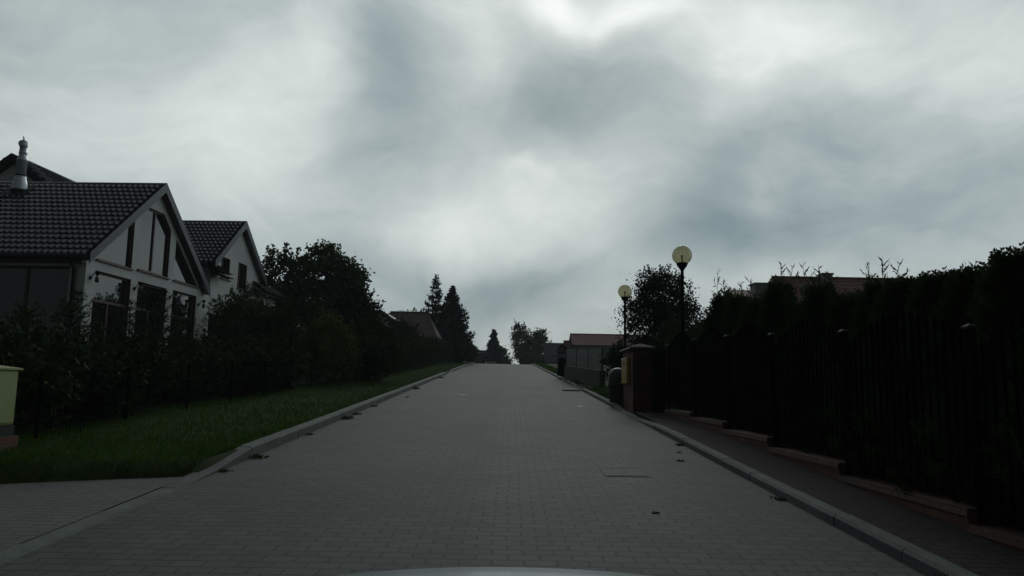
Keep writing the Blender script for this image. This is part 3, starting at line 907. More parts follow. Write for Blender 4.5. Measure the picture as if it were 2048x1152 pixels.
# ------------------------------------------------------------------ right fence, plinth wall, gate, pillar
py = [15.45, 13.55, 11.55, 9.6, 7.57, 5.5, 3.45, 1.4]
tops = [.90, .83, .725, .615, .50, .395, .29]      # level top of each plinth step
def px_(y): return kr(y) + .84 if y < 13.6 else kr(y) + .84 - .035 * (y - 13.6)
wallt = empty('plinth_wall', (px_(15.4), 15.4, g(15.4)), 'stepped low red brick wall carrying the black iron fence', 'wall')
fen = empty('iron_fence', (px_(15.4), 15.4, g(15.4) + .2), 'black iron fence with arched spear-topped panels on the right', 'fence')
for i, z in enumerate(tops):
    y1, y0 = py[i], py[i + 1]
    mb = MB()
    xa, xb = px_(y0), px_(y1)
    mb.prism([(xa - .09, y0 + .008, g(y0) - .1), (xb - .09, y1 - .008, g(y0) - .1), (xb + .12, y1 - .008, g(y0) - .1), (xa + .12, y0 + .008, g(y0) - .1)],
             [(xa - .09, y0 + .008, z - .05), (xb - .09, y1 - .008, z - .05), (xb + .12, y1 - .008, z - .05), (xa + .12, y0 + .008, z - .05)])
    w = mb.build('wall_section', M_brick, wallt, tuple(wallt.location))
    mb = MB()
    mb.prism([(xa - .105, y0 + .003, z - .05), (xb - .105, y1 - .003, z - .05), (xb + .135, y1 - .003, z - .05), (xa + .135, y0 + .003, z - .05)],
             [(xa - .095, y0 + .010, z + .006), (xb - .095, y1 - .010, z + .006), (xb + .125, y1 - .010, z + .006), (xa + .125, y0 + .010, z + .006)])
    mb.build('coping', M_brick_lo, w, tuple(wallt.location))
for i, y in enumerate(py):
    z = tops[min(i, 6)]
    x = px_(y)
    zt = tops[max(0, i - 1)] + 1.28
    p = MB().box(x - .024, x + .024, y - .024, y + .024, z - .2, zt).build('post', M_post, fen, tuple(fen.location))
    c = MB(); c.box(x - .045, x + .045, y - .045, y + .045, zt, zt + .015); c.prism([(x - .045, y - .045, zt + .015), (x + .045, y - .045, zt + .015), (x + .045, y + .045, zt + .015), (x - .045, y + .045, zt + .015)], [(x - .01, y - .01, zt + .035), (x + .01, y - .01, zt + .035), (x + .01, y + .01, zt + .035), (x - .01, y + .01, zt + .035)])
    c.build('post_cap', M_cap, p, tuple(fen.location))
for i, z in enumerate(tops):
    y1, y0 = py[i] - .06, py[i + 1] + .06
    mb = MB(); n = 17
    xa, xb = px_(y0), px_(y1)
    def pt(u, h): return (xa + (xb - xa) * u, y0 + (y1 - y0) * u, z + h)
    def top(u): return 1.16 + .26 * sin(pi * u)
    for h in (.14, 1.02): mb.bar(pt(0, h), pt(1, h), .012, .022)
    for k in range(12): mb.bar(pt(k / 12, top(k / 12) - .06), pt((k + 1) / 12, top((k + 1) / 12) - .06), .006, .009)
    for k in range(n):
        u = (k + .5) / n
        x, y, zb = pt(u, .06); h = z + top(u)
        mb.box(x - .008, x + .008, y - .008, y + .008, zb, h)
        # spear head
        mb.prism([(x - .012, y - .012, h), (x + .012, y - .012, h), (x + .012, y + .012, h), (x - .012, y + .012, h)],
                 [(x - .014, y - .014, h + .03), (x + .014, y - .014, h + .03), (x + .014, y + .014, h + .03), (x - .014, y + .014, h + .03)])
        mb.prism([(x - .014, y - .014, h + .03), (x + .014, y - .014, h + .03), (x + .014, y + .014, h + .03), (x - .014, y + .014, h + .03)],
                 [(x - .002, y - .002, h + .11), (x + .002, y - .002, h + .11), (x + .002, y + .002, h + .11), (x - .002, y + .002, h + .11)])
    mb.build('fence_panel', M_black, fen, tuple(fen.location))

gt = empty('garden_gate', (3.15, 16.0, g(16)), 'black sheeted garden gate between the brick pillar and the iron fence', 'gate')
mb = MB(); mb.prism([(3.145, 15.53, .80), (3.07, 16.598, .80), (3.13, 16.598, .80), (3.17, 15.53, .80)], [(3.145, 15.53, 2.1), (3.07, 16.598, 2.1), (3.13, 16.598, 2.1), (3.17, 15.53, 2.1)])
leaf = mb.build('gate_leaf', M_black, gt, tuple(gt.location))
mb = MB()
for k in range(9):
    u = (k + .5) / 9; x = 3.14 - .045 * u; y = 15.53 + 1.03 * u
    mb.box(x - .012, x + .001, y - .014, y + .014, .82, 2.16)
mb.build('bars', M_post, leaf, tuple(gt.location))

pil = empty('brick_pillar', (2.88, 17.3, g(17.3) - .03), 'red brick gate pillar with a sloping cap beside the right kerb', 'pillar')
MB().box(2.66, 3.08, 16.6, 18.0, .5, 2.17).build('shaft', M_brick, pil, tuple(pil.location))
mb = MB(); mb.prism([(2.57, 16.51, 2.17), (3.17, 16.51, 2.17), (3.17, 18.1, 2.17), (2.57, 18.1, 2.17)], [(2.60, 16.54, 2.215), (3.14, 16.54, 2.215), (3.14, 18.07, 2.215), (2.60, 18.07, 2.215)])
mb.prism([(2.60, 16.54, 2.215), (3.14, 16.54, 2.215), (3.14, 18.07, 2.215), (2.60, 18.07, 2.215)], [(2.82, 16.85, 2.30), (2.92, 16.85, 2.30), (2.92, 17.75, 2.30), (2.82, 17.75, 2.30)])
mb.build('cap', M_pcap, pil, tuple(pil.location))
lb = empty('letter_box', (2.655, 17.4, 1.42), 'flat yellow letter box mounted on the street side of the brick pillar', 'letter box')
MB().bevbox(2.585, 2.658, 17.0, 17.8, 1.42, 1.98, .01).build('body', M_orange, lb, tuple(lb.location))
mb = MB(); mb.prism([(2.575, 16.98, 1.981), (2.658, 16.98, 1.981), (2.658, 17.82, 1.981), (2.575, 17.82, 1.981)], [(2.58, 16.99, 1.99), (2.657, 16.99, 2.02), (2.657, 17.81, 2.02), (2.58, 17.81, 1.99)]); mb.build('lid', M_orange, lb, tuple(lb.location))
MB().box(2.580, 2.5845, 17.15, 17.65, 1.86, 1.89).build('slot', M_bin, lb, tuple(lb.location))

# litter bin
bz = g(18.6) - .0
lbn = empty('litter_bin', (2.62, 18.6, bz), 'dark litter bin with a domed grey hood behind the brick pillar', 'litter bin')
MB().lathe([(.19, 0), (.20, .02), (.235, .44), (.25, .45), (.25, .48)], 20).build('body', M_bin, lbn, smooth=False)
MB().lathe([(.235, .48), (.24, .50), (.24, .70), (.22, .80), (.16, .87), (.08, .905), (.0, .915)], 20).build('hood', M_binlid, lbn, smooth=True)
mb = MB(); mb.box(-.12, .12, -.245, -.236, .56, .68); mb.build('opening', M_bin, lbn)

# globe lamps
def lamp_glass():
    m = bpy.data.materials.new('smoked_globe'); m.use_nodes = True
    N, L = m.node_tree.nodes, m.node_tree.links
    N.remove(N['Principled BSDF']); out = N['Material Output']
    tr = N.new('ShaderNodeBsdfTransparent'); tr.inputs['Color'].default_value = (.74, .73, .58, 1)
    tl = N.new('ShaderNodeBsdfTranslucent'); tl.inputs['Color'].default_value = (.46, .43, .30, 1)
    gl = N.new('ShaderNodeBsdfGlossy'); gl.inputs['Roughness'].default_value = .08
    fr = N.new('ShaderNodeValue'); fr.outputs[0].default_value = .09
    tc = N.new('ShaderNodeTexCoord'); nz = N.new('ShaderNodeTexNoise'); nz.inputs['Scale'].default_value = 9; nz.inputs['Detail'].default_value = 5
    L.new(tc.outputs['Object'], nz.inputs['Vector'])
    mr = N.new('ShaderNodeMapRange'); mr.inputs[3].default_value = .34; mr.inputs[4].default_value = .46
    L.new(nz.outputs['Fac'], mr.inputs[0])
    a = N.new('ShaderNodeMixShader'); L.new(mr.outputs[0], a.inputs[0])
    b = N.new('ShaderNodeMixShader')
    L.new(tr.outputs[0], a.inputs[1]); L.new(tl.outputs[0], a.inputs[2])
    L.new(fr.outputs[0], b.inputs[0]); L.new(a.outputs[0], b.inputs[1]); L.new(gl.outputs[0], b.inputs[2])
    L.new(b.outputs[0], out.inputs['Surface'])
    return m


M_globe = lamp_glass()
lg = 'globe lamps along the right side'
lp = empty('street_lamp', (0, 0, 0), 'nearer and taller-looking globe lamp, in front of the round tree', 'street lamp', lg)
HL = 3.44
pole = MB().lathe([(.09, -.1), (.085, .25), (.06, .3), (.042, .35), (.038, HL - .55), (.045, HL - .53), (.045, HL - .48), (.036, HL - .46), (.036, HL - .34)], 14).build('pole', M_black, lp, smooth=True)
MB().lathe([(.036, HL - .36), (.045, HL - .33), (.10, HL - .255), (.125, HL - .21), (.128, HL - .178), (.12, HL - .17)], 20).build('lamp_holder', M_black, lp, smooth=True)
gb = MB().lathe([(.112, HL - .19)] + [(.224 * sin(a), HL - .224 * cos(a)) for a in np.linspace(.55, pi - .03, 22)], 32)
gb.f = [f for f in gb.f if len(f) == 4 or f[0] > 40]
globe = gb.build('globe', M_globe, lp, smooth=True)
blb = MB().lathe([(.02, HL - .19), (.022, HL - .10), (.014, HL - .095)], 10).build('bulb_socket', M_black, lp, smooth=True)
MB().lathe([(.012, HL - .095), (.028, HL - .05), (.03, HL - .02), (.018, HL + .015), (.0, HL + .02)], 12).build('bulb', mat('bulb_glass', (.35, .27, .12), .2, .1), blb, smooth=True)
lp2 = copy_tree(lp)
lp.location = (3.85, 17.0, 4.33 - HL)
lp2.location = (3.66, 24.4, 4.43 - HL); lp2['label'] = 'farther and smaller-looking globe lamp, above the brick pillar'

# ------------------------------------------------------------------ thuja hedge and shrubs on the right
def thuja(h, r, n, nlead, leader, coarse=1.0):
    t = empty('thuja', (0, 0, 0), 'x', 'hedge tree', 'thuja trees in a row behind the iron fence')
    tb = MB(); tb.tube([(0, 0, -.1), (0, 0, h * .9)], [.045, .01], 7); tb.build('trunk', M_bark, t, smooth=True)
    C = []; U = []; V = []
    def stick(p, q, w):
        d = q - p
        C.append((p + q) * .5); U.append(d * .55); V.append(unit(np.cross(d, rand_unit(1)[0])) * w)
    def spray(p, d, L, w=1.0):
        d = d / np.linalg.norm(d)
        side = np.cross(d, rand_unit(1)[0]); side /= np.linalg.norm(side)
        C.append(p + d * L * .5); U.append(d * L * .55); V.append(side * .006 * w)
        k = 5
        for q in range(k):
            u = (q + .5) / k; ll = L * .42 * (1 - .6 * u) * random.uniform(.8, 1.2)
            for sg in (-1, 1):
                e = d * .72 + side * sg * .7; e /= np.linalg.norm(e)
                C.append(p + d * L * u + e * ll * .5); U.append(e * ll * .5); V.append(np.cross(e, np.cross(d, side)) * .010 * w)
    def sprig(p, d, L):
        """thin leader with short rising side twigs"""
        d = d / np.linalg.norm(d)
        bend = np.array([random.uniform(-.12, .12), random.uniform(-.12, .12), 0]) * L
        q1 = p + d * L * .5 + bend * .3; q2 = p + d * L + bend
        stick(p, q1, .011 * coarse); stick(q1, q2, .009 * coarse)
        for q in range(11):
            u = .15 + .8 * q / 11
            b = p + (q1 - p) * u * 2 if u < .5 else q1 + (q2 - q1) * (u - .5) * 2
            e = d * .8 + rand_unit(1)[0] * np.array([1, 1, .2]); e /= np.linalg.norm(e)
            ll = L * .34 * (1 - .55 * u) * random.uniform(.6, 1.25)
            stick(b, b + e * ll, .010 * coarse)
            for k in range(2 if u < .75 else 1):
                f = e * .7 + rand_unit(1)[0] * .8; f /= np.linalg.norm(f)
                stick(b + e * ll * (.4 + .3 * k), b + e * ll * (.4 + .3 * k) + f * ll * .4, .009 * coarse)
    for i in range(n):
        z = h * random.random() ** .85
        a = random.random() * 2 * pi
        rr0 = r * min(1, 1.3 * (1 - z / h) ** .8) * (1 + .22 * sin(3 * a + 5 * z)) + .02
        rr = rr0 * sqrt(random.uniform(.3, 1))
        p = np.array([cos(a) * rr, sin(a) * rr, z])
        d = np.array([cos(a) * .7, sin(a) * .7, .8]) + rng.normal(size=3) * .3
        spray(p, d, random.uniform(.12, .24), coarse)
    for i in range(110):                 # wispy tips over the shoulders of the crown
        a = random.random() * 2 * pi; z = h * random.uniform(.62, .97)
        rr = r * min(1, 1.3 * (1 - z / h) ** .8)
        sprig(np.array([cos(a) * rr, sin(a) * rr, z - .04]), np.array([cos(a) * .5, sin(a) * .5, 1]), leader * random.uniform(.25, .5))
    for i in range(nlead):
        a = random.random() * 2 * pi; rr = r * .35 * sqrt(random.random())
        sprig(np.array([cos(a) * rr, sin(a) * rr, h * .93 - rr * .4]), np.array([cos(a) * .2, sin(a) * .2, 1.0]), leader * random.uniform(.8, 1.15) * (1 if i < 2 else .7))
    quads('crown', C, U, V, L_thuja, t)
    return t


th = [thuja(1.95, .64, 3000, 12, .36, 1.3), thuja(1.84, .58, 2500, 10, .60, .95), thuja(1.82, .56, 2500, 9, .64, .95)]
rowT = [  # y, proto, total height
    (4.4, 0, 2.15, 'nearest thuja, at the bottom right edge of the picture'),
    (5.2, 0, 2.15, 'dark thuja between the nearest one and the tallest-looking one'),
    (5.95, 0, 2.12, 'tallest-looking thuja at the right picture edge'),
    (6.5, 0, 2.05, 'bushy thuja just left of the tallest-looking one'),
    (7.06, 0, 2.05, 'thuja hiding the right end of the red ridge'),
    (7.65, 0, 2.05, 'thuja with coarse tips rising over the red ridge well right of the chimney'),
    (8.17, 1, 2.18, 'thuja with one upright tip just right of the red roof chimney'),
    (8.86, 2, 2.12, 'low thuja directly below the red roof chimney'),
    (9.62, 1, 2.30, 'thuja with pale sprigs left of the red roof chimney'),
    (10.4, 2, 2.12, 'low thuja below the skylight of the red roof'),
    (11.26, 1, 2.48, 'pointed thuja before the left end of the red ridge'),
    (12.21, 2, 2.28, 'thuja with a single thin sprig before the sloping left verge of the red roof'),
    (13.37, 1, 2.42, 'right one of the two pointed thujas near the globe lamp'),
    (14.15, 2, 2.54, 'left one of the two pointed thujas near the globe lamp'),
    (15.1, 1, 1.95, 'lowest thuja at the far end of the row'),
]
usedp = set()
for (y, k, H, lab) in rowT:
    p = th[k]; t = p if k not in usedp else copy_tree(p)
    usedp.add(k)
    sc = H / 2.12
    t.location = (3.98 + random.uniform(-.05, .05), y, g(y) + .06); t.rotation_euler.z = random.random() * 6; t.scale = (.9, .9, sc); t['label'] = lab

broadleaf('leafy_tree', B(5.2, 26), [(0, 0, 2.8, 1.05, 1.0, 1.15), (-.5, 0, 2.2, .9, .9, 1.0), (.6, 0, 2.2, .85, .9, .9), (.1, 0, 1.2, 1.2, 1.0, .9), (-.1, 0, 3.5, .7, .7, .55)], 620, 44, .05, .13, L_shrub,
          'round small-leaved tree behind the two globe lamps', trunk_r=.1, shoots=70)
broadleaf('bush', B(4.1, 17.6), [(0, 0, .9, .6, 1.0, .85), (.3, .8, 1.0, .6, .8, .9)], 220, 40, .045, .11, L_shrub, 'dark bush behind the garden gate, at the near lamp pole', 'bush', .05, None, 20)
broadleaf('bush', B(4.6, 20.5), [(0, 0, 1.0, .8, 1.0, .95), (.2, 1.2, 1.2, .8, .9, 1.0)], 240, 40, .05, .12, L_shrub, 'dark bush between the two lamp poles', 'bush', .05, None, 20)
broadleaf('bush', B(3.15, 22.3), [(0, 0, .78, .42, .6, .62), (.35, .7, .85, .45, .7, .7), (.5, 0, .6, .5, .6, .6)], 200, 36, .045, .10, L_shrub, 'brownish green bush behind the litter bin', 'bush', .04, None, 18)
broadleaf('bush', B(5.3, 18.0), [(0, 0, 1.4, .8, 1.2, 1.25), (.6, .8, 1.5, .8, .9, 1.1), (-.3, -.9, 1.2, .7, .8, 1.0)], 380, 40, .05, .12, L_shrub, 'dark bush behind the last thuja', 'bush', .04, None, 18)

# ------------------------------------------------------------------ right side past the pillar
sw = empty('screen_wall', (3.13, 26, g(26) + .1), 'low brown wall with a grey-green screen on top, right of the road', 'wall')
a0, a1 = Vector((3.13, 26.0, 0)), Vector((2.42, 33.0, 0))
nn = Vector((a1 - a0).cross(Vector((0, 0, 1)))).normalized()
def wall_piece(mb, u0, u1, zlo, zhi, th):
    p, q = a0.lerp(a1, u0), a0.lerp(a1, u1)
    gz0, gz1 = g(p.y), g(q.y)
    b = [p - nn * th, q - nn * th, q + nn * th, p + nn * th]; gz = [gz0, gz1, gz1, gz0]
    mb.prism([(v.x, v.y, z + zlo) for v, z in zip(b, gz)], [(v.x, v.y, z + zhi) for v, z in zip(b, gz)])
M_wallbr = mat('brown_render', (.085, .075, .055), .9, .25, 2.5, .3, 30)
M_scr = mat('grey_green_screen', (.075, .095, .088), .6, .1, 2)
mb = MB(); wall_piece(mb, 0, 1, -.1, .66, .1); mb.build('low_wall', M_wallbr, sw, tuple(sw.location))
for k in range(3):
    mb = MB(); wall_piece(mb, k / 3 + .006, (k + 1) / 3 - .006, .67, 1.38, .02); mb.build('screen_panel', M_scr, sw, tuple(sw.location))
for k in range(4):
    u = min(max(k / 3, .004), .996); mb = MB(); wall_piece(mb, u - .005, u + .005, .5, 1.42, .035); mb.build('post', M_scr, sw, tuple(sw.location))

og = empty('iron_gate_leaf', (2.3, 36, g(36)), 'open black wrought iron gate leaf at the far end of the screen wall', 'gate')
mb = MB()
gx, gy = 2.22, 36.0
for k in range(9):
    u = k / 8; x = gx + .34 * u; y = gy - .9 * u; z = g(y)
    mb.bar((x, y, z + .12), (x, y, z + 1.30 + .18 * sin(pi * u)), .024, .024)
    mb.prism([(x - .03, y - .03, z + 1.30 + .18 * sin(pi * u)), (x + .03, y - .03, z + 1.30 + .18 * sin(pi * u)), (x + .03, y + .03, z + 1.30 + .18 * sin(pi * u)), (x - .03, y + .03, z + 1.30 + .18 * sin(pi * u))],
             [(x - .004, y - .004, z + 1.48 + .18 * sin(pi * u)), (x + .004, y - .004, z + 1.48 + .18 * sin(pi * u)), (x + .004, y + .004, z + 1.48 + .18 * sin(pi * u)), (x - .004, y + .004, z + 1.48 + .18 * sin(pi * u))])
for h in (.15, .7, 1.2): mb.bar((gx, gy, g(36) + h), (gx + .34, gy - .9, g(36) + h - .04), .03, .05)
mb.build('bars', M_black, og, tuple(og.location))
mb = MB(); mb.prism([(gx + .02, gy, g(36) + .15), (gx + .34, gy - .86, g(36) + .12), (gx + .36, gy - .86, g(36) + .12), (gx + .04, gy, g(36) + .15)], [(gx + .02, gy, g(36) + .95), (gx + .34, gy - .86, g(36) + .92), (gx + .36, gy - .86, g(36) + .92), (gx + .04, gy, g(36) + .95)])
mb.build('sheet', M_black, og, tuple(og.location))

# ------------------------------------------------------------------ background houses
def simple_house(name, label, x0, x1, y0, y1, zb, ze, zr, mw, mr, wins=(), over=.3, ridge=None, chim=(), hipL=0.0, hipR=0.0, parent_rz=0, profile=True, cat='house'):
    """roof ridge along X; front faces the viewer"""
    cx, cy = (x0 + x1) / 2, (y0 + y1) / 2
    t = empty(name, (cx, cy, zb), label, cat)
    off = (cx, cy, zb)
    ym = cy
    w = MB().prism([(x0, y0, zb - .5), (x1, y0, zb - .5), (x1, y1, zb - .5), (x0, y1, zb - .5)], [(x0, y0, ze), (x1, y0, ze), (x1, y1, ze), (x0, y1, ze)])
    zr2 = zr - .15
    if hipL == 0: w.add([(x0, y0, ze), (x0, y1, ze), (x0, ym, zr2)], [(0, 1, 2)])
    if hipR == 0: w.add([(x1, y0, ze), (x1, y1, ze), (x1, ym, zr2)], [(0, 1, 2)])
    w.build('wall', mw, t, off)
    k = over * (zr - ze) / (ym - y0)
    A = (x0 - over, y0 - over, ze - k); Bp = (x1 + over, y0 - over, ze - k); Cp = (x1 + over, y1 + over, ze - k); D = (x0 - over, y1 + over, ze - k)
    R0 = (x0 - over + hipL, ym, zr); R1 = (x1 + over - hipR, ym, zr)
    dz = .12
    def up(p): return (p[0], p[1], p[2] + dz)
    rb = MB(); P6 = [A, Bp, Cp, D, R0, R1]
    rb.add([up(p) for p in P6] + [p for p in P6], [(0, 1, 5, 4), (2, 3, 4, 5), (1, 2, 5), (3, 0, 4), (6, 10, 11, 7), (8, 11, 10, 9), (7, 11, 8), (9, 10, 6), (0, 6, 7, 1), (1, 7, 8, 2), (2, 8, 9, 3), (3, 9, 6, 0)])
    # tile courses as raised lines on the front slope
    n = 14
    for i in range(1, n):
        u = i / n
        p = Vector(up(A)).lerp(Vector(up(R0)), u); q = Vector(up(Bp)).lerp(Vector(up(R1)), u)
        rb.bar(p + Vector((0, -.004, .004)), q + Vector((0, -.004, .004)), .03, .02)
    rf = rb.build('roof', mr, t, off)
    gt_ = MB(); gt_.tube([(x0 - over, y0 - over - .05, ze - k + .03), (x1 + over, y0 - over - .05, ze - k + .03)], .06, 8); gt_.build('gutter', M_gutter, t, off)
    rc = MB(); rc.tube([up(R0), up(R1)], .09, 8); rc.build('ridge_cap', mr, rf, off)
    for (x, y, zl, zt, w_, d_) in chim:
        c = MB().box(x - w_ / 2, x + w_ / 2, y - d_ / 2, y + d_ / 2, zl, zt); c.box(x - w_ / 2 - .06, x + w_ / 2 + .06, y - d_ / 2 - .06, y + d_ / 2 + .06, zt, zt + .1)
        c.build('chimney', M_conc, rf, off)
    for (a, b, c_, d_) in wins:
        fr = MB(); f2_ = lambda s, z, d: (s, y0 - .03 + d, z)
        wpoly = [(a, c_), (b, c_), (b, d_), (a, d_)]
        inn = inset(wpoly, .07)
        fr.add([f2_(s, z, 0) for s, z in wpoly] + [f2_(s, z, 0) for s, z in inn] + [f2_(s, z, .025) for s, z in wpoly], [(i, (i + 1) % 4, 4 + (i + 1) % 4, 4 + i) for i in range(4)] + [(i, (i + 1) % 4, 8 + (i + 1) % 4, 8 + i) for i in range(4)])
        wo = fr.build('window', M_white, t, off)
        pb = MB(); pb.add([f2_(s, z, .012) for s, z in inn], [(0, 1, 2, 3)]); pb.build('pane', M_glass, wo, off)
    return t


zb = g(60)
nh = simple_house('house', 'low house with a brown hipped roof behind the far left hedge', -11.6, -5.9, 57, 64, zb, 4.95, 6.95, M_white, M_tile_br, wins=((-10.6, -9.6, 3.6, 4.6), (-7.2, -6.3, 3.6, 4.6)), over=.5, hipL=2.4, hipR=1.3)
off = tuple(nh.location)
mb = MB().prism([(-9.6, 50.6, zb - .9), (-7.9, 50.6, zb - .9), (-7.9, 57.2, zb - .9), (-9.6, 57.2, zb - .9)], [(-9.6, 50.6, 5.45), (-7.9, 50.6, 5.45), (-7.9, 57.2, 5.45), (-9.6, 57.2, 5.45)])
mb.add([(-9.6, 50.6, 5.45), (-7.9, 50.6, 5.45), (-8.75, 50.6, 6.05)], [(0, 1, 2)])
mb.build('porch_wall', M_white, nh, off)
mb = MB()
for sx in (-1, 1):
    p = [(-8.75, 6.3), (-8.75 + sx * 1.15, 5.5), (-8.75 + sx * 1.15, 5.38), (-8.75, 6.16)]
    mb.prism([(a, 50.2, b) for a, b in p], [(a, 59.6, b) for a, b in p])
mb.build('porch_roof', M_tile_br, nh, off)
mb = MB(); mb.box(-7.899, -7.88, 52.2, 53.4, 3.7, 4.9); wo = mb.build('window', M_wood, nh, off)
MB().box(-7.879, -7.87, 52.3, 53.3, 3.8, 4.8).build('pane', M_glass, wo, off)

M_pink = mat('faded_red_roof', (.28, .075, .08), .65, .15, 1.5)
M_teal = mat('teal_panel', (.10, .2, .21), .4, .1, 2)
M_greyw = mat('grey_wall', (.18, .19, .195), .9, .12, 1)
rz = g(95)
rh = simple_house('house', 'long low building with a faded red roof right of the road past the screen wall', 8.0, 17.5, 95.3, 102, rz, 6.75, 8.15, M_greyw, M_pink, wins=((8.9, 10.0, 5.6, 6.35), (10.3, 11.4, 5.6, 6.35), (12.4, 13.5, 5.6, 6.35)), over=.35)
simple_house('house', 'small red-roofed building just left of the long red one', 6.95, 7.55, 97, 101, rz, 6.0, 7.25, M_greyw, M_pink, over=.12)
simple_house('house', 'grey-roofed low building between the far trees and the red roofs', 4.9, 7.2, 103, 109, g(104), 4.9, 7.3, M_greyw, mat('grey_roof', (.10, .10, .12), .7, .15, 2), over=.3, wins=())
simple_house('shed', 'flat dark building left of the pointed spruce beyond the crest', -6.2, -3.6, 112, 117, g(112), 6.15, 6.5, mat('dark_wall', (.07, .075, .085), .9, .15, 1), mat('dark_roof', (.06, .065, .07), .8, .1, 2), over=.2, cat='building')

M_redroof = mat('orange_red_roof', (.20, .068, .058), .6, .2, 1.2)
bz = g(45)
br = simple_house('house', 'big house with an orange-red roof and chimneys behind the thuja hedge', 15.0, 27.5, 42.5, 51.5, bz, 5.0, 8.28, M_white, M_redroof, over=.5, hipL=1.75, hipR=0,
                  chim=((19.55, 46.8, 7.8, 8.55, .62, .6), (26.6, 46.2, 7.7, 8.45, 1.1, .7)))
off = tuple(br.location)
mb = MB().box(17.0, 17.6, 44.2, 44.3, 6.9, 7.5); wo = mb.build('skylight', M_greyw, br, off)
mb = MB().box(17.06, 17.54, 44.17, 44.19, 6.96, 7.44); mb.build('pane', M_glass, wo, off)
# lower side wing and grey dormer at its left
mb = MB().box(13.95, 15.4, 46.5, 50, bz - .5, 7.05); mb.build('side_wing', mat('pale_grey_wall', (.33, .35, .38), .9, .06, 1), br, off)
mb = MB().prism([(13.8, 46.3, 7.05), (15.5, 46.3, 7.05), (15.5, 50.2, 7.05), (13.8, 50.2, 7.05)], [(13.8, 48.2, 7.72), (15.5, 48.2, 7.72), (15.5, 48.4, 7.72), (13.8, 48.4, 7.72)]); mb.build('side_roof', M_redroof, br, off)
mb = MB().box(14.75, 15.75, 45.6, 46.6, 6.3, 7.75); mb.box(14.68, 15.82, 45.5, 46.7, 7.75, 7.84); mb.build('dormer', M_conc, br, off)

# ------------------------------------------------------------------ parked car at the crest
M_carw = mat('pale_car_paint', (.62, .64, .66), .3, .04, 2, spec=.6)
M_tyre = mat('tyre_rubber', (.02, .02, .02), .9, .1, 10)
pc = empty('parked_car', (-2.7, 106, g(106)), 'pale car parked at the crest of the road, mostly hidden by the rise', 'car')
def car_ring(y, zb_, zt, hw, zw=None):
    return [(-hw * .92, y, zb_), (hw * .92, y, zb_), (hw, y, zb_ + .25), (hw, y, (zb_ + zt) / 2 + .1), (hw * .88, y, zt), (-hw * .88, y, zt), (-hw, y, (zb_ + zt) / 2 + .1), (-hw, y, zb_ + .25)]
MB().loft([car_ring(-2.05, .3, .72, .78), car_ring(-1.85, .22, .92, .84), car_ring(-.9, .2, .98, .86), car_ring(1.3, .2, .98, .86), car_ring(1.9, .22, .86, .84), car_ring(2.1, .3, .7, .76)]).build('body', M_carw, pc)
def cab_ring(y, z0, z1, hw): return [(-hw, y, z0), (hw, y, z0), (hw * .84, y, z1), (-hw * .84, y, z1)]
MB().loft([cab_ring(-1.7, .97, .99, .80), cab_ring(-1.2, .97, 1.40, .80), cab_ring(.3, .97, 1.45, .80), cab_ring(1.1, .97, .99, .80)]).build('cabin', M_glass, pc)
MB().loft([[(-.66, -1.25, 1.39), (.66, -1.25, 1.39), (.66, -1.25, 1.43), (-.66, -1.25, 1.43)], [(-.66, .32, 1.44), (.66, .32, 1.44), (.66, .32, 1.48), (-.66, .32, 1.48)]]).build('roof', M_carw, pc)
for sx in (-.74, .74):
    for yy in (-1.3, 1.3):
        MB().tube([(sx - .1, yy, .31), (sx + .1, yy, .31)], .31, 18).build('wheel', M_tyre, pc)

# ------------------------------------------------------------------ bonnet of the car the viewer sits in
M_paint = mat('grey_blue_car_paint', (.22, .27, .29), .22, .04, 2, spec=.7)
own = empty('car', (0.02, 1.0, 0.03), 'grey-blue car whose bonnet edge shows at the bottom of the picture', 'car')
def bz_(x, y):
    return .914 + .10 * (1.60 - y) * .9 - .26 * max(0, y - 1.55) ** 2 * 9 - .16 * x * x * (1 + .5 * x * x)
mb = MB(); nx_, ny_ = 25, 13
X = np.linspace(-.72, .72, nx_); Y = np.linspace(.82, 1.80, ny_)
for y in Y:
    for x in X: mb.v.append((x, y, bz_(x, y)))
for j in range(ny_ - 1):
    for i in range(nx_ - 1): mb.f.append((j * nx_ + i, j * nx_ + i + 1, (j + 1) * nx_ + i + 1, (j + 1) * nx_ + i))
bn = mb.build('bonnet', M_paint, own, (0, 1.0, 0), smooth=True)
for s in (-1, 1):
    mb = MB(); ys_ = np.linspace(.82, 1.80, 9)
    rings = [[(s * .725, y, bz_(.72, y) - .004), (s * .80, y, bz_(.72, y) - .03), (s * .85, y, bz_(.72, y) - .14), (s * .86, y, .55), (s * .84, y, .3), (s * .70, y, .3)] for y in ys_]
    mb.loft(rings); mb.build('wing', M_paint, own, (0, 1.0, 0), smooth=False)
    mb = MB().tube([(s * .70, 1.35, .28), (s * .868, 1.35, .28)], .30, 24); wh = mb.build('wheel', M_tyre, own, (0, 1.0, 0))
mb = MB(); mb.loft([[(-.80, y, .3 + dz), (.80, y, .3 + dz), (.80, y, zz), (-.80, y, zz)] for y, dz, zz in ((1.803, 0, .62), (1.87, .03, .60), (1.90, .06, .5))]); mb.build('bumper', M_paint, own, (0, 1.0, 0))
mb = MB(); mb.box(-.45, .45, 1.803, 1.83, .625, .70); mb.build('grille', M_black, own, (0, 1.0, 0))

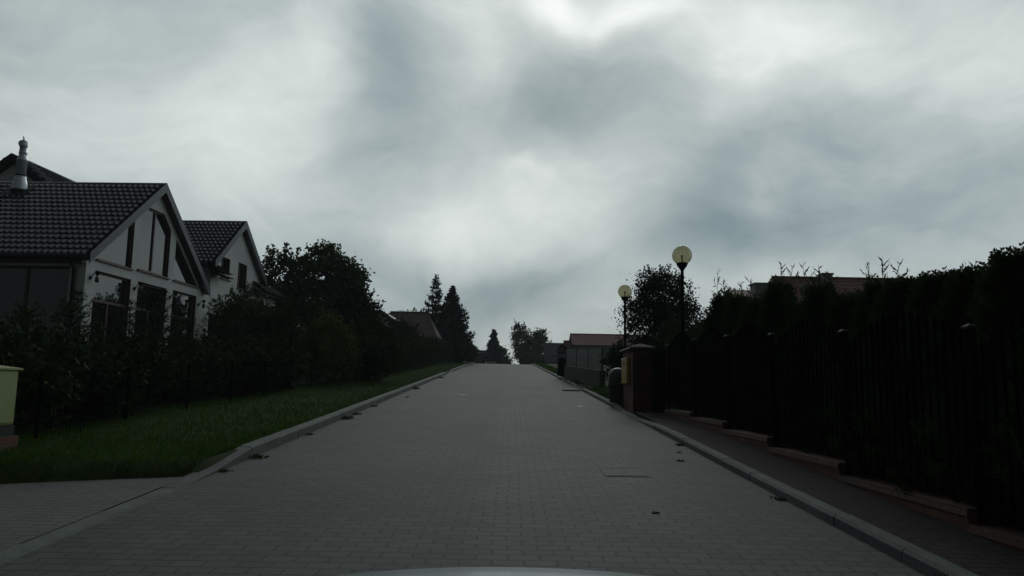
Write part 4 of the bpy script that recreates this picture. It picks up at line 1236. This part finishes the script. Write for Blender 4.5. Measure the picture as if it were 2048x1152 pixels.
# ------------------------------------------------------------------ small things on the road
def flat_thing(name, x, y, sx, sy, m, label, cat, n=9, h=.012, group=None, dz=.004):
    mb = MB(); r = [(1 + .35 * sin(2.3 * k + x) + random.uniform(-.2, .2)) for k in range(n)]
    lo = [(sx * r[k] * cos(2 * pi * k / n), sy * r[k] * sin(2 * pi * k / n), 0) for k in range(n)]
    hi = [(p[0] * .6, p[1] * .6, h * random.uniform(.6, 1.5)) for p in lo]
    mb.loft([lo, hi])
    o = mb.build(name, m, None, loc=(x, y, g(y) + dz))
    o.rotation_euler.x = math.atan(.0482)
    return tag(o, label, cat, group)


G1 = 'dead leaves on the road'
flat_thing('dead_leaf', 2.22, 10.12, .035, .04, M_deadleaf, 'dark dead leaf clump by the right kerb, farther of the two', 'leaf', group=G1, h=.008)
flat_thing('dead_leaf', 2.06, 9.34, .045, .045, M_deadleaf, 'dark dead leaf clump by the right kerb, nearer of the two', 'leaf', group=G1, h=.012)
flat_thing('dead_leaf', 1.19, 6.33, .035, .02, M_deadleaf, 'single dark leaf on the paving nearest to the viewer on the right', 'leaf', group=G1, h=.008)
flat_thing('paper_scrap', 1.65, 18.1, .07, .16, M_litter, 'white paper scrap on the paving left of the litter bin, nearer the kerb', 'litter', h=.006)
flat_thing('paper_scrap', 1.22, 16.54, .05, .09, M_litter, 'second faint paper scrap on the paving, nearer the middle of the road', 'litter', h=.006)
flat_thing('paper_scrap', -2.71, 20.3, .06, .05, M_litter, 'tiny white scrap at the foot of the left kerb', 'litter', h=.04)
flat_thing('paper_scrap', -1.35, 21.8, .13, .10, M_litter, 'thin pale scrap lying in the left half of the road', 'litter', h=.004)
mb = MB(); 
for k in range(9): mb.box(1.74 + .062 * k, 1.76 + .062 * k, 24.96, 25.64, g(25.3) + .004, g(25.3) + .012)
mb.box(1.70, 2.28, 24.9, 24.96, g(25.3) - .02, g(25.3) + .013); mb.box(1.70, 2.28, 25.64, 25.7, g(25.3) + .0, g(25.3) + .022)
o = mb.build('drain_grate', M_black, None, (1.98, 25.3, g(25.3))); o.location = (1.98, 25.3, g(25.3)); tag(o, 'dark drain grate in the paving at the right kerb', 'drain')
mb = MB(); mb.bevbox(-.24, .24, -.30, .30, -.03, .006, .004)
mb.box(-.20, .20, -.255, -.245, .0055, .0085); mb.box(-.20, .20, .245, .255, .0055, .0085); mb.box(-.03, .03, -.02, .02, .0055, .009)
o = mb.build('manhole_cover', mat('cast_iron', (.036, .047, .044), .75, .3, 20, .5, 80), None); o.location = (1.25, 8.4, g(8.4)); o.rotation_euler.x = math.atan(.0482)
tag(o, 'faint flush rectangular manhole cover in the paving near the right kerb', 'manhole cover')

WG = 'weed tufts growing along the kerbs'
def weed(x, y, s, label):
    s *= .75
    t = empty('weed_tuft', (x, y, g(y)), label, 'weed', WG)
    n = 70; a = rng.uniform(0, 2 * pi, n); el = rng.uniform(.1, 1.1, n)
    d = np.stack([np.cos(a) * np.cos(el) * 1.3, np.sin(a) * np.cos(el) * 1.3, np.sin(el)], 1)
    U = d * (s * rng.uniform(.4, 1, n))[:, None] * .5
    C = U * 1.0 + np.stack([rng.normal(size=n) * s * .5, rng.normal(size=n) * s * .8, np.zeros(n)], 1)
    V = unit(np.cross(U, rand_unit(n))) * s * .12
    quads('leaves', C, U, V, L_weed, t)
    return t


wl = [(kl(9.0) + .06, 9.0, .10, 'weed tuft at the start of the raised left kerb'),
      (kl(8.1) + .04, 8.0, .07, 'low weed tuft at the dropped left kerb by the driveway'),
      (kl(11.4) + .05, 11.4, .06, 'small weed tuft at the left kerb across from the fence posts'),
      (kl(14.0) + .07, 14.0, .13, 'large weed tuft at the foot of the left kerb, middle distance'),
      (kl(14.9) + .06, 14.9, .09, 'weed tuft just beyond the large one at the left kerb'),
      (kl(17.0) + .06, 17.0, .08, 'weed tuft at the left kerb before the yellowish bush'),
      (kl(24.6) + .08, 24.6, .15, 'weed tuft at the left kerb below the overhanging bush'),
      (kl(34.0) + .08, 34.0, .16, 'farthest weed tuft at the left kerb'),
      (kr(7.0) - .04, 7.0, .06, 'weed tuft at the right kerb nearest to the viewer'),
      (kr(11.0) - .05, 10.9, .07, 'weed tuft at the right kerb beside the brick plinth wall'),
      (kr(22.0) + .35, 22.0, .20, 'leafy weed on the rough strip beyond the litter bin'),
      (kr(24.0) + .45, 24.0, .22, 'tall weed in front of the screen wall end'),
      (kr(30.0) + .32, 30.0, .2, 'weed at the foot of the brown low wall')]
for a in wl: weed(*a)

RG = 'rubble stones on the rough strip'
for i, (x, y, s, lab) in enumerate([(2.55, 24.6, .12, 'pale rubble stone next to the right kerb drain'), (2.85, 23.4, .15, 'flat rubble stone in the rough strip before the screen wall'), (2.7, 21.8, .11, 'small rubble stone near the litter bin')]):
    o = flat_thing('rubble_stone', x, y, s, s * .8, M_conc, lab, 'stone', h=.1, group=RG, dz=.05)

# ------------------------------------------------------------------ thin damp air
mb = MB().box(-420, 420, -40, 520, -3.2, 17.0)
hz = mb.build('haze', None)
hm = bpy.data.materials.new('damp_air'); hm.use_nodes = True
hm.node_tree.nodes.remove(hm.node_tree.nodes['Principled BSDF'])
pv = hm.node_tree.nodes.new('ShaderNodeVolumePrincipled')
pv.inputs['Color'].default_value = (.85, .92, .95, 1); pv.inputs['Density'].default_value = .0008
hm.node_tree.links.new(pv.outputs[0], hm.node_tree.nodes['Material Output'].inputs['Volume'])
hz.data.materials.append(hm)
tag(hz, 'thin damp haze filling the air along the street', 'haze', kind='stuff')

# ------------------------------------------------------------------ camera
cam = bpy.data.cameras.new('Camera'); co = bpy.data.objects.new('Camera', cam); col.objects.link(co)
cam.sensor_fit = 'HORIZONTAL'; cam.sensor_width = 36; cam.lens = 36 * FPX / 2048
cam.clip_start = .05; cam.clip_end = 5000
co.rotation_mode = 'XYZ'
from mathutils import Matrix
Rm = Matrix.Rotation(pi / 2 + PITCH, 4, 'X') @ Matrix.Rotation(ROLL, 4, 'Z')
co.matrix_world = Matrix.Translation((0, 0, CAMZ)) @ Rm
scene.camera = co

# ------------------------------------------------------------------ sky and light
SUN_EL, SUN_AZ = radians(28), radians(4)
w = bpy.data.worlds.new('World'); scene.world = w; w.use_nodes = True
nt = w.node_tree; N, L = nt.nodes, nt.links
bg = N['Background']
tc = N.new('ShaderNodeTexCoord')
DIR = tc.outputs['Generated']


def vmath(op, a, b=None, c=None):
    n = N.new('ShaderNodeVectorMath'); n.operation = op
    for i, v in enumerate((a, b, c)):
        if v is None: continue
        if hasattr(v, 'links'): L.new(v, n.inputs[i])
        else: n.inputs[i].default_value = v
    return n.outputs['Value'] if op in ('DOT_PRODUCT', 'LENGTH') else n.outputs['Vector']


def fmath(op, a, b=None, c=None, clamp=False):
    n = N.new('ShaderNodeMath'); n.operation = op; n.use_clamp = clamp
    for i, v in enumerate((a, b, c)):
        if v is None: continue
        if hasattr(v, 'links'): L.new(v, n.inputs[i])
        else: n.inputs[i].default_value = v
    return n.outputs[0]


def noise(vec, scale, detail=5, rough=.5, colour=False, dist=0.0):
    n = N.new('ShaderNodeTexNoise'); n.inputs['Scale'].default_value = scale; n.inputs['Detail'].default_value = detail
    n.inputs['Roughness'].default_value = rough; n.inputs['Distortion'].default_value = dist
    L.new(vec, n.inputs['Vector'])
    return n.outputs['Color'] if colour else n.outputs['Fac']


warp = vmath('MULTIPLY_ADD', vmath('SUBTRACT', noise(DIR, 3.2, 4, .5, True), (.5, .5, .5)), (.20, .0, .20), DIR)
# cloud brightness in display terms (0..1), soft masses placed by direction
BLOBS = [(780, 60, 70, 150, -26), (735, 235, 105, 95, -20), (680, 300, 95, 60, -14), (610, 200, 110, 110, 26), (650, 130, 60, 60, 18), (60, 210, 130, 80, 14),
         (480, 180, 180, 120, 8), (520, 290, 80, 90, 10), (110, 100, 130, 60, -8), (985, 95, 75, 75, 28), (1130, 12, 45, 28, 60), (1272, 18, 45, 24, 50), (1190, 10, 190, 60, 18),
         (1190, 185, 150, 80, -28), (1050, 240, 120, 50, -18), (1400, 130, 80, 90, 18), (1540, 70, 110, 50, 34), (1780, 130, 260, 90, 16), (2010, 190, 170, 130, 22),
         (1650, 240, 150, 60, -14), (1425, 350, 75, 80, -24), (1570, 285, 110, 50, -18), (1430, 460, 110, 60, -24), (1535, 390, 50, 60, 12), (1860, 400, 200, 80, -14),
         (1660, 490, 260, 45, -18), (1910, 330, 130, 60, -12), (1130, 400, 150, 90, 18), (840, 420, 75, 45, 20), (870, 465, 110, 40, 14), (960, 380, 120, 80, 8),
         (740, 560, 160, 60, -10), (1000, 560, 150, 45, -24), (1060, 610, 130, 40, -18), (1190, 600, 80, 30, 16), (300, 310, 200, 80, 12), (420, 420, 120, 80, 4), (2000, 470, 120, 60, 6)]
acc = None
for (bx, by, sx, sy, amp) in BLOBS:
    d = ray(bx, by); d = d / np.linalg.norm(d)
    kx, kz = FPX / (sx * 1.41), FPX / (sy * 1.41)
    q = vmath('MULTIPLY_ADD', warp, (kx, 0, kz), (-d[0] * kx, 0, -d[2] * kz))
    e = fmath('POWER', .36788, vmath('DOT_PRODUCT', q, q))
    acc = fmath('MULTIPLY_ADD', e, amp / 255, acc if acc is not None else 0.0)
sepd = N.new('ShaderNodeSeparateXYZ'); L.new(DIR, sepd.inputs[0])
front = N.new('ShaderNodeMapRange'); front.interpolation_type = 'SMOOTHSTEP'
front.inputs[1].default_value = -.25; front.inputs[2].default_value = .55; L.new(sepd.outputs['Y'], front.inputs[0])
acc = fmath('MULTIPLY', acc, front.outputs[0])
stretch = vmath('MULTIPLY', warp, (1, 1, 1.8))
n1 = fmath('MULTIPLY_ADD', noise(stretch, 4.5, 9, .6, dist=.5), .24, -.12)
n2 = fmath('MULTIPLY_ADD', noise(stretch, 1.6, 3, .5), .12, -.06)
SKY_BASE = .716
V = fmath('ADD', fmath('ADD', acc, n1), fmath('ADD', n2, SKY_BASE))
rp = N.new('ShaderNodeValToRGB'); rp.color_ramp.interpolation = 'LINEAR'
stops = [(.40, (88, 106, 112)), (.50, (110, 131, 141)), (.58, (135, 153, 158)), (.66, (160, 174, 177)), (.74, (184, 195, 195)), (.82, (208, 217, 214)), (.92, (236, 243, 241)), (1.0, (252, 255, 254))]
def lin(c): c /= 255; return c / 12.92 if c < .04045 else ((c + .055) / 1.055) ** 2.4
els = rp.color_ramp.elements
els[0].position = stops[0][0]; els[0].color = tuple(lin(c) for c in stops[0][1]) + (1,)
els[1].position = stops[-1][0]; els[1].color = tuple(lin(c) for c in stops[-1][1]) + (1,)
for p, c in stops[1:-1]:
    e = els.new(p); e.color = tuple(lin(k) for k in c) + (1,)
V = fmath('ADD', V, fmath('MULTIPLY_ADD', noise(stretch, 12, 7, .62, dist=.3), .11, -.055))
L.new(V, rp.inputs['Fac'])
# the thick cloud deck is dark overhead and behind the viewer, bright ahead where the sun stands behind it
side = vmath('DOT_PRODUCT', DIR, tuple(Vector((.42, .90, .12)).normalized()))
deck = N.new('ShaderNodeMapRange'); deck.interpolation_type = 'SMOOTHSTEP'
deck.inputs[1].default_value = -.15; deck.inputs[2].default_value = .60; deck.inputs[3].default_value = .09; deck.inputs[4].default_value = 1.0
L.new(side, deck.inputs[0])
ovh = N.new('ShaderNodeMapRange'); ovh.interpolation_type = 'SMOOTHSTEP'
ovh.inputs[1].default_value = .50; ovh.inputs[2].default_value = .80; ovh.inputs[3].default_value = 1.0; ovh.inputs[4].default_value = .30
L.new(sepd.outputs['Z'], ovh.inputs[0])
dk = fmath('MULTIPLY', deck.outputs[0], ovh.outputs[0])
cl = vmath('SCALE', rp.outputs['Color']); sc_ = cl.node; L.new(dk, sc_.inputs['Scale'])
sky = N.new('ShaderNodeTexSky'); sky.sky_type = 'NISHITA'; sky.sun_disc = False; sky.sun_elevation = SUN_EL; sky.sun_rotation = SUN_AZ
sk = vmath('SCALE', sky.outputs['Color']); sk.node.inputs['Scale'].default_value = .05
mix = N.new('ShaderNodeMix'); mix.data_type = 'RGBA'; mix.inputs[0].default_value = .95
ins = [s for s in mix.inputs if s.type == 'RGBA']
L.new(sk, ins[0]); L.new(cl, ins[1])
L.new([s for s in mix.outputs if s.type == 'RGBA'][0], bg.inputs['Color']); bg.inputs['Strength'].default_value = 1.0
w.cycles.sampling_method = 'MANUAL'; w.cycles.sample_map_resolution = 512

sl = bpy.data.lights.new('Sun', 'SUN'); sl.energy = .5; sl.angle = radians(20); sl.color = (.97, 1, .97)
so = bpy.data.objects.new('Sun', sl); col.objects.link(so)
sd = Vector((sin(SUN_AZ) * cos(SUN_EL), cos(SUN_AZ) * cos(SUN_EL), sin(SUN_EL)))
so.rotation_euler = sd.to_track_quat('Z', 'Y').to_euler(); so.location = (0, 30, 30)

vs = scene.view_settings
vs.view_transform = 'Standard'; vs.look = 'None'; vs.exposure = 0; vs.gamma = 1; vs.use_curve_mapping = False
scene.cycles.use_denoising = True
scene.cycles.max_bounces = 6; scene.cycles.diffuse_bounces = 3; scene.cycles.transparent_max_bounces = 12
scene.cycles.caustics_reflective = False; scene.cycles.caustics_refractive = False
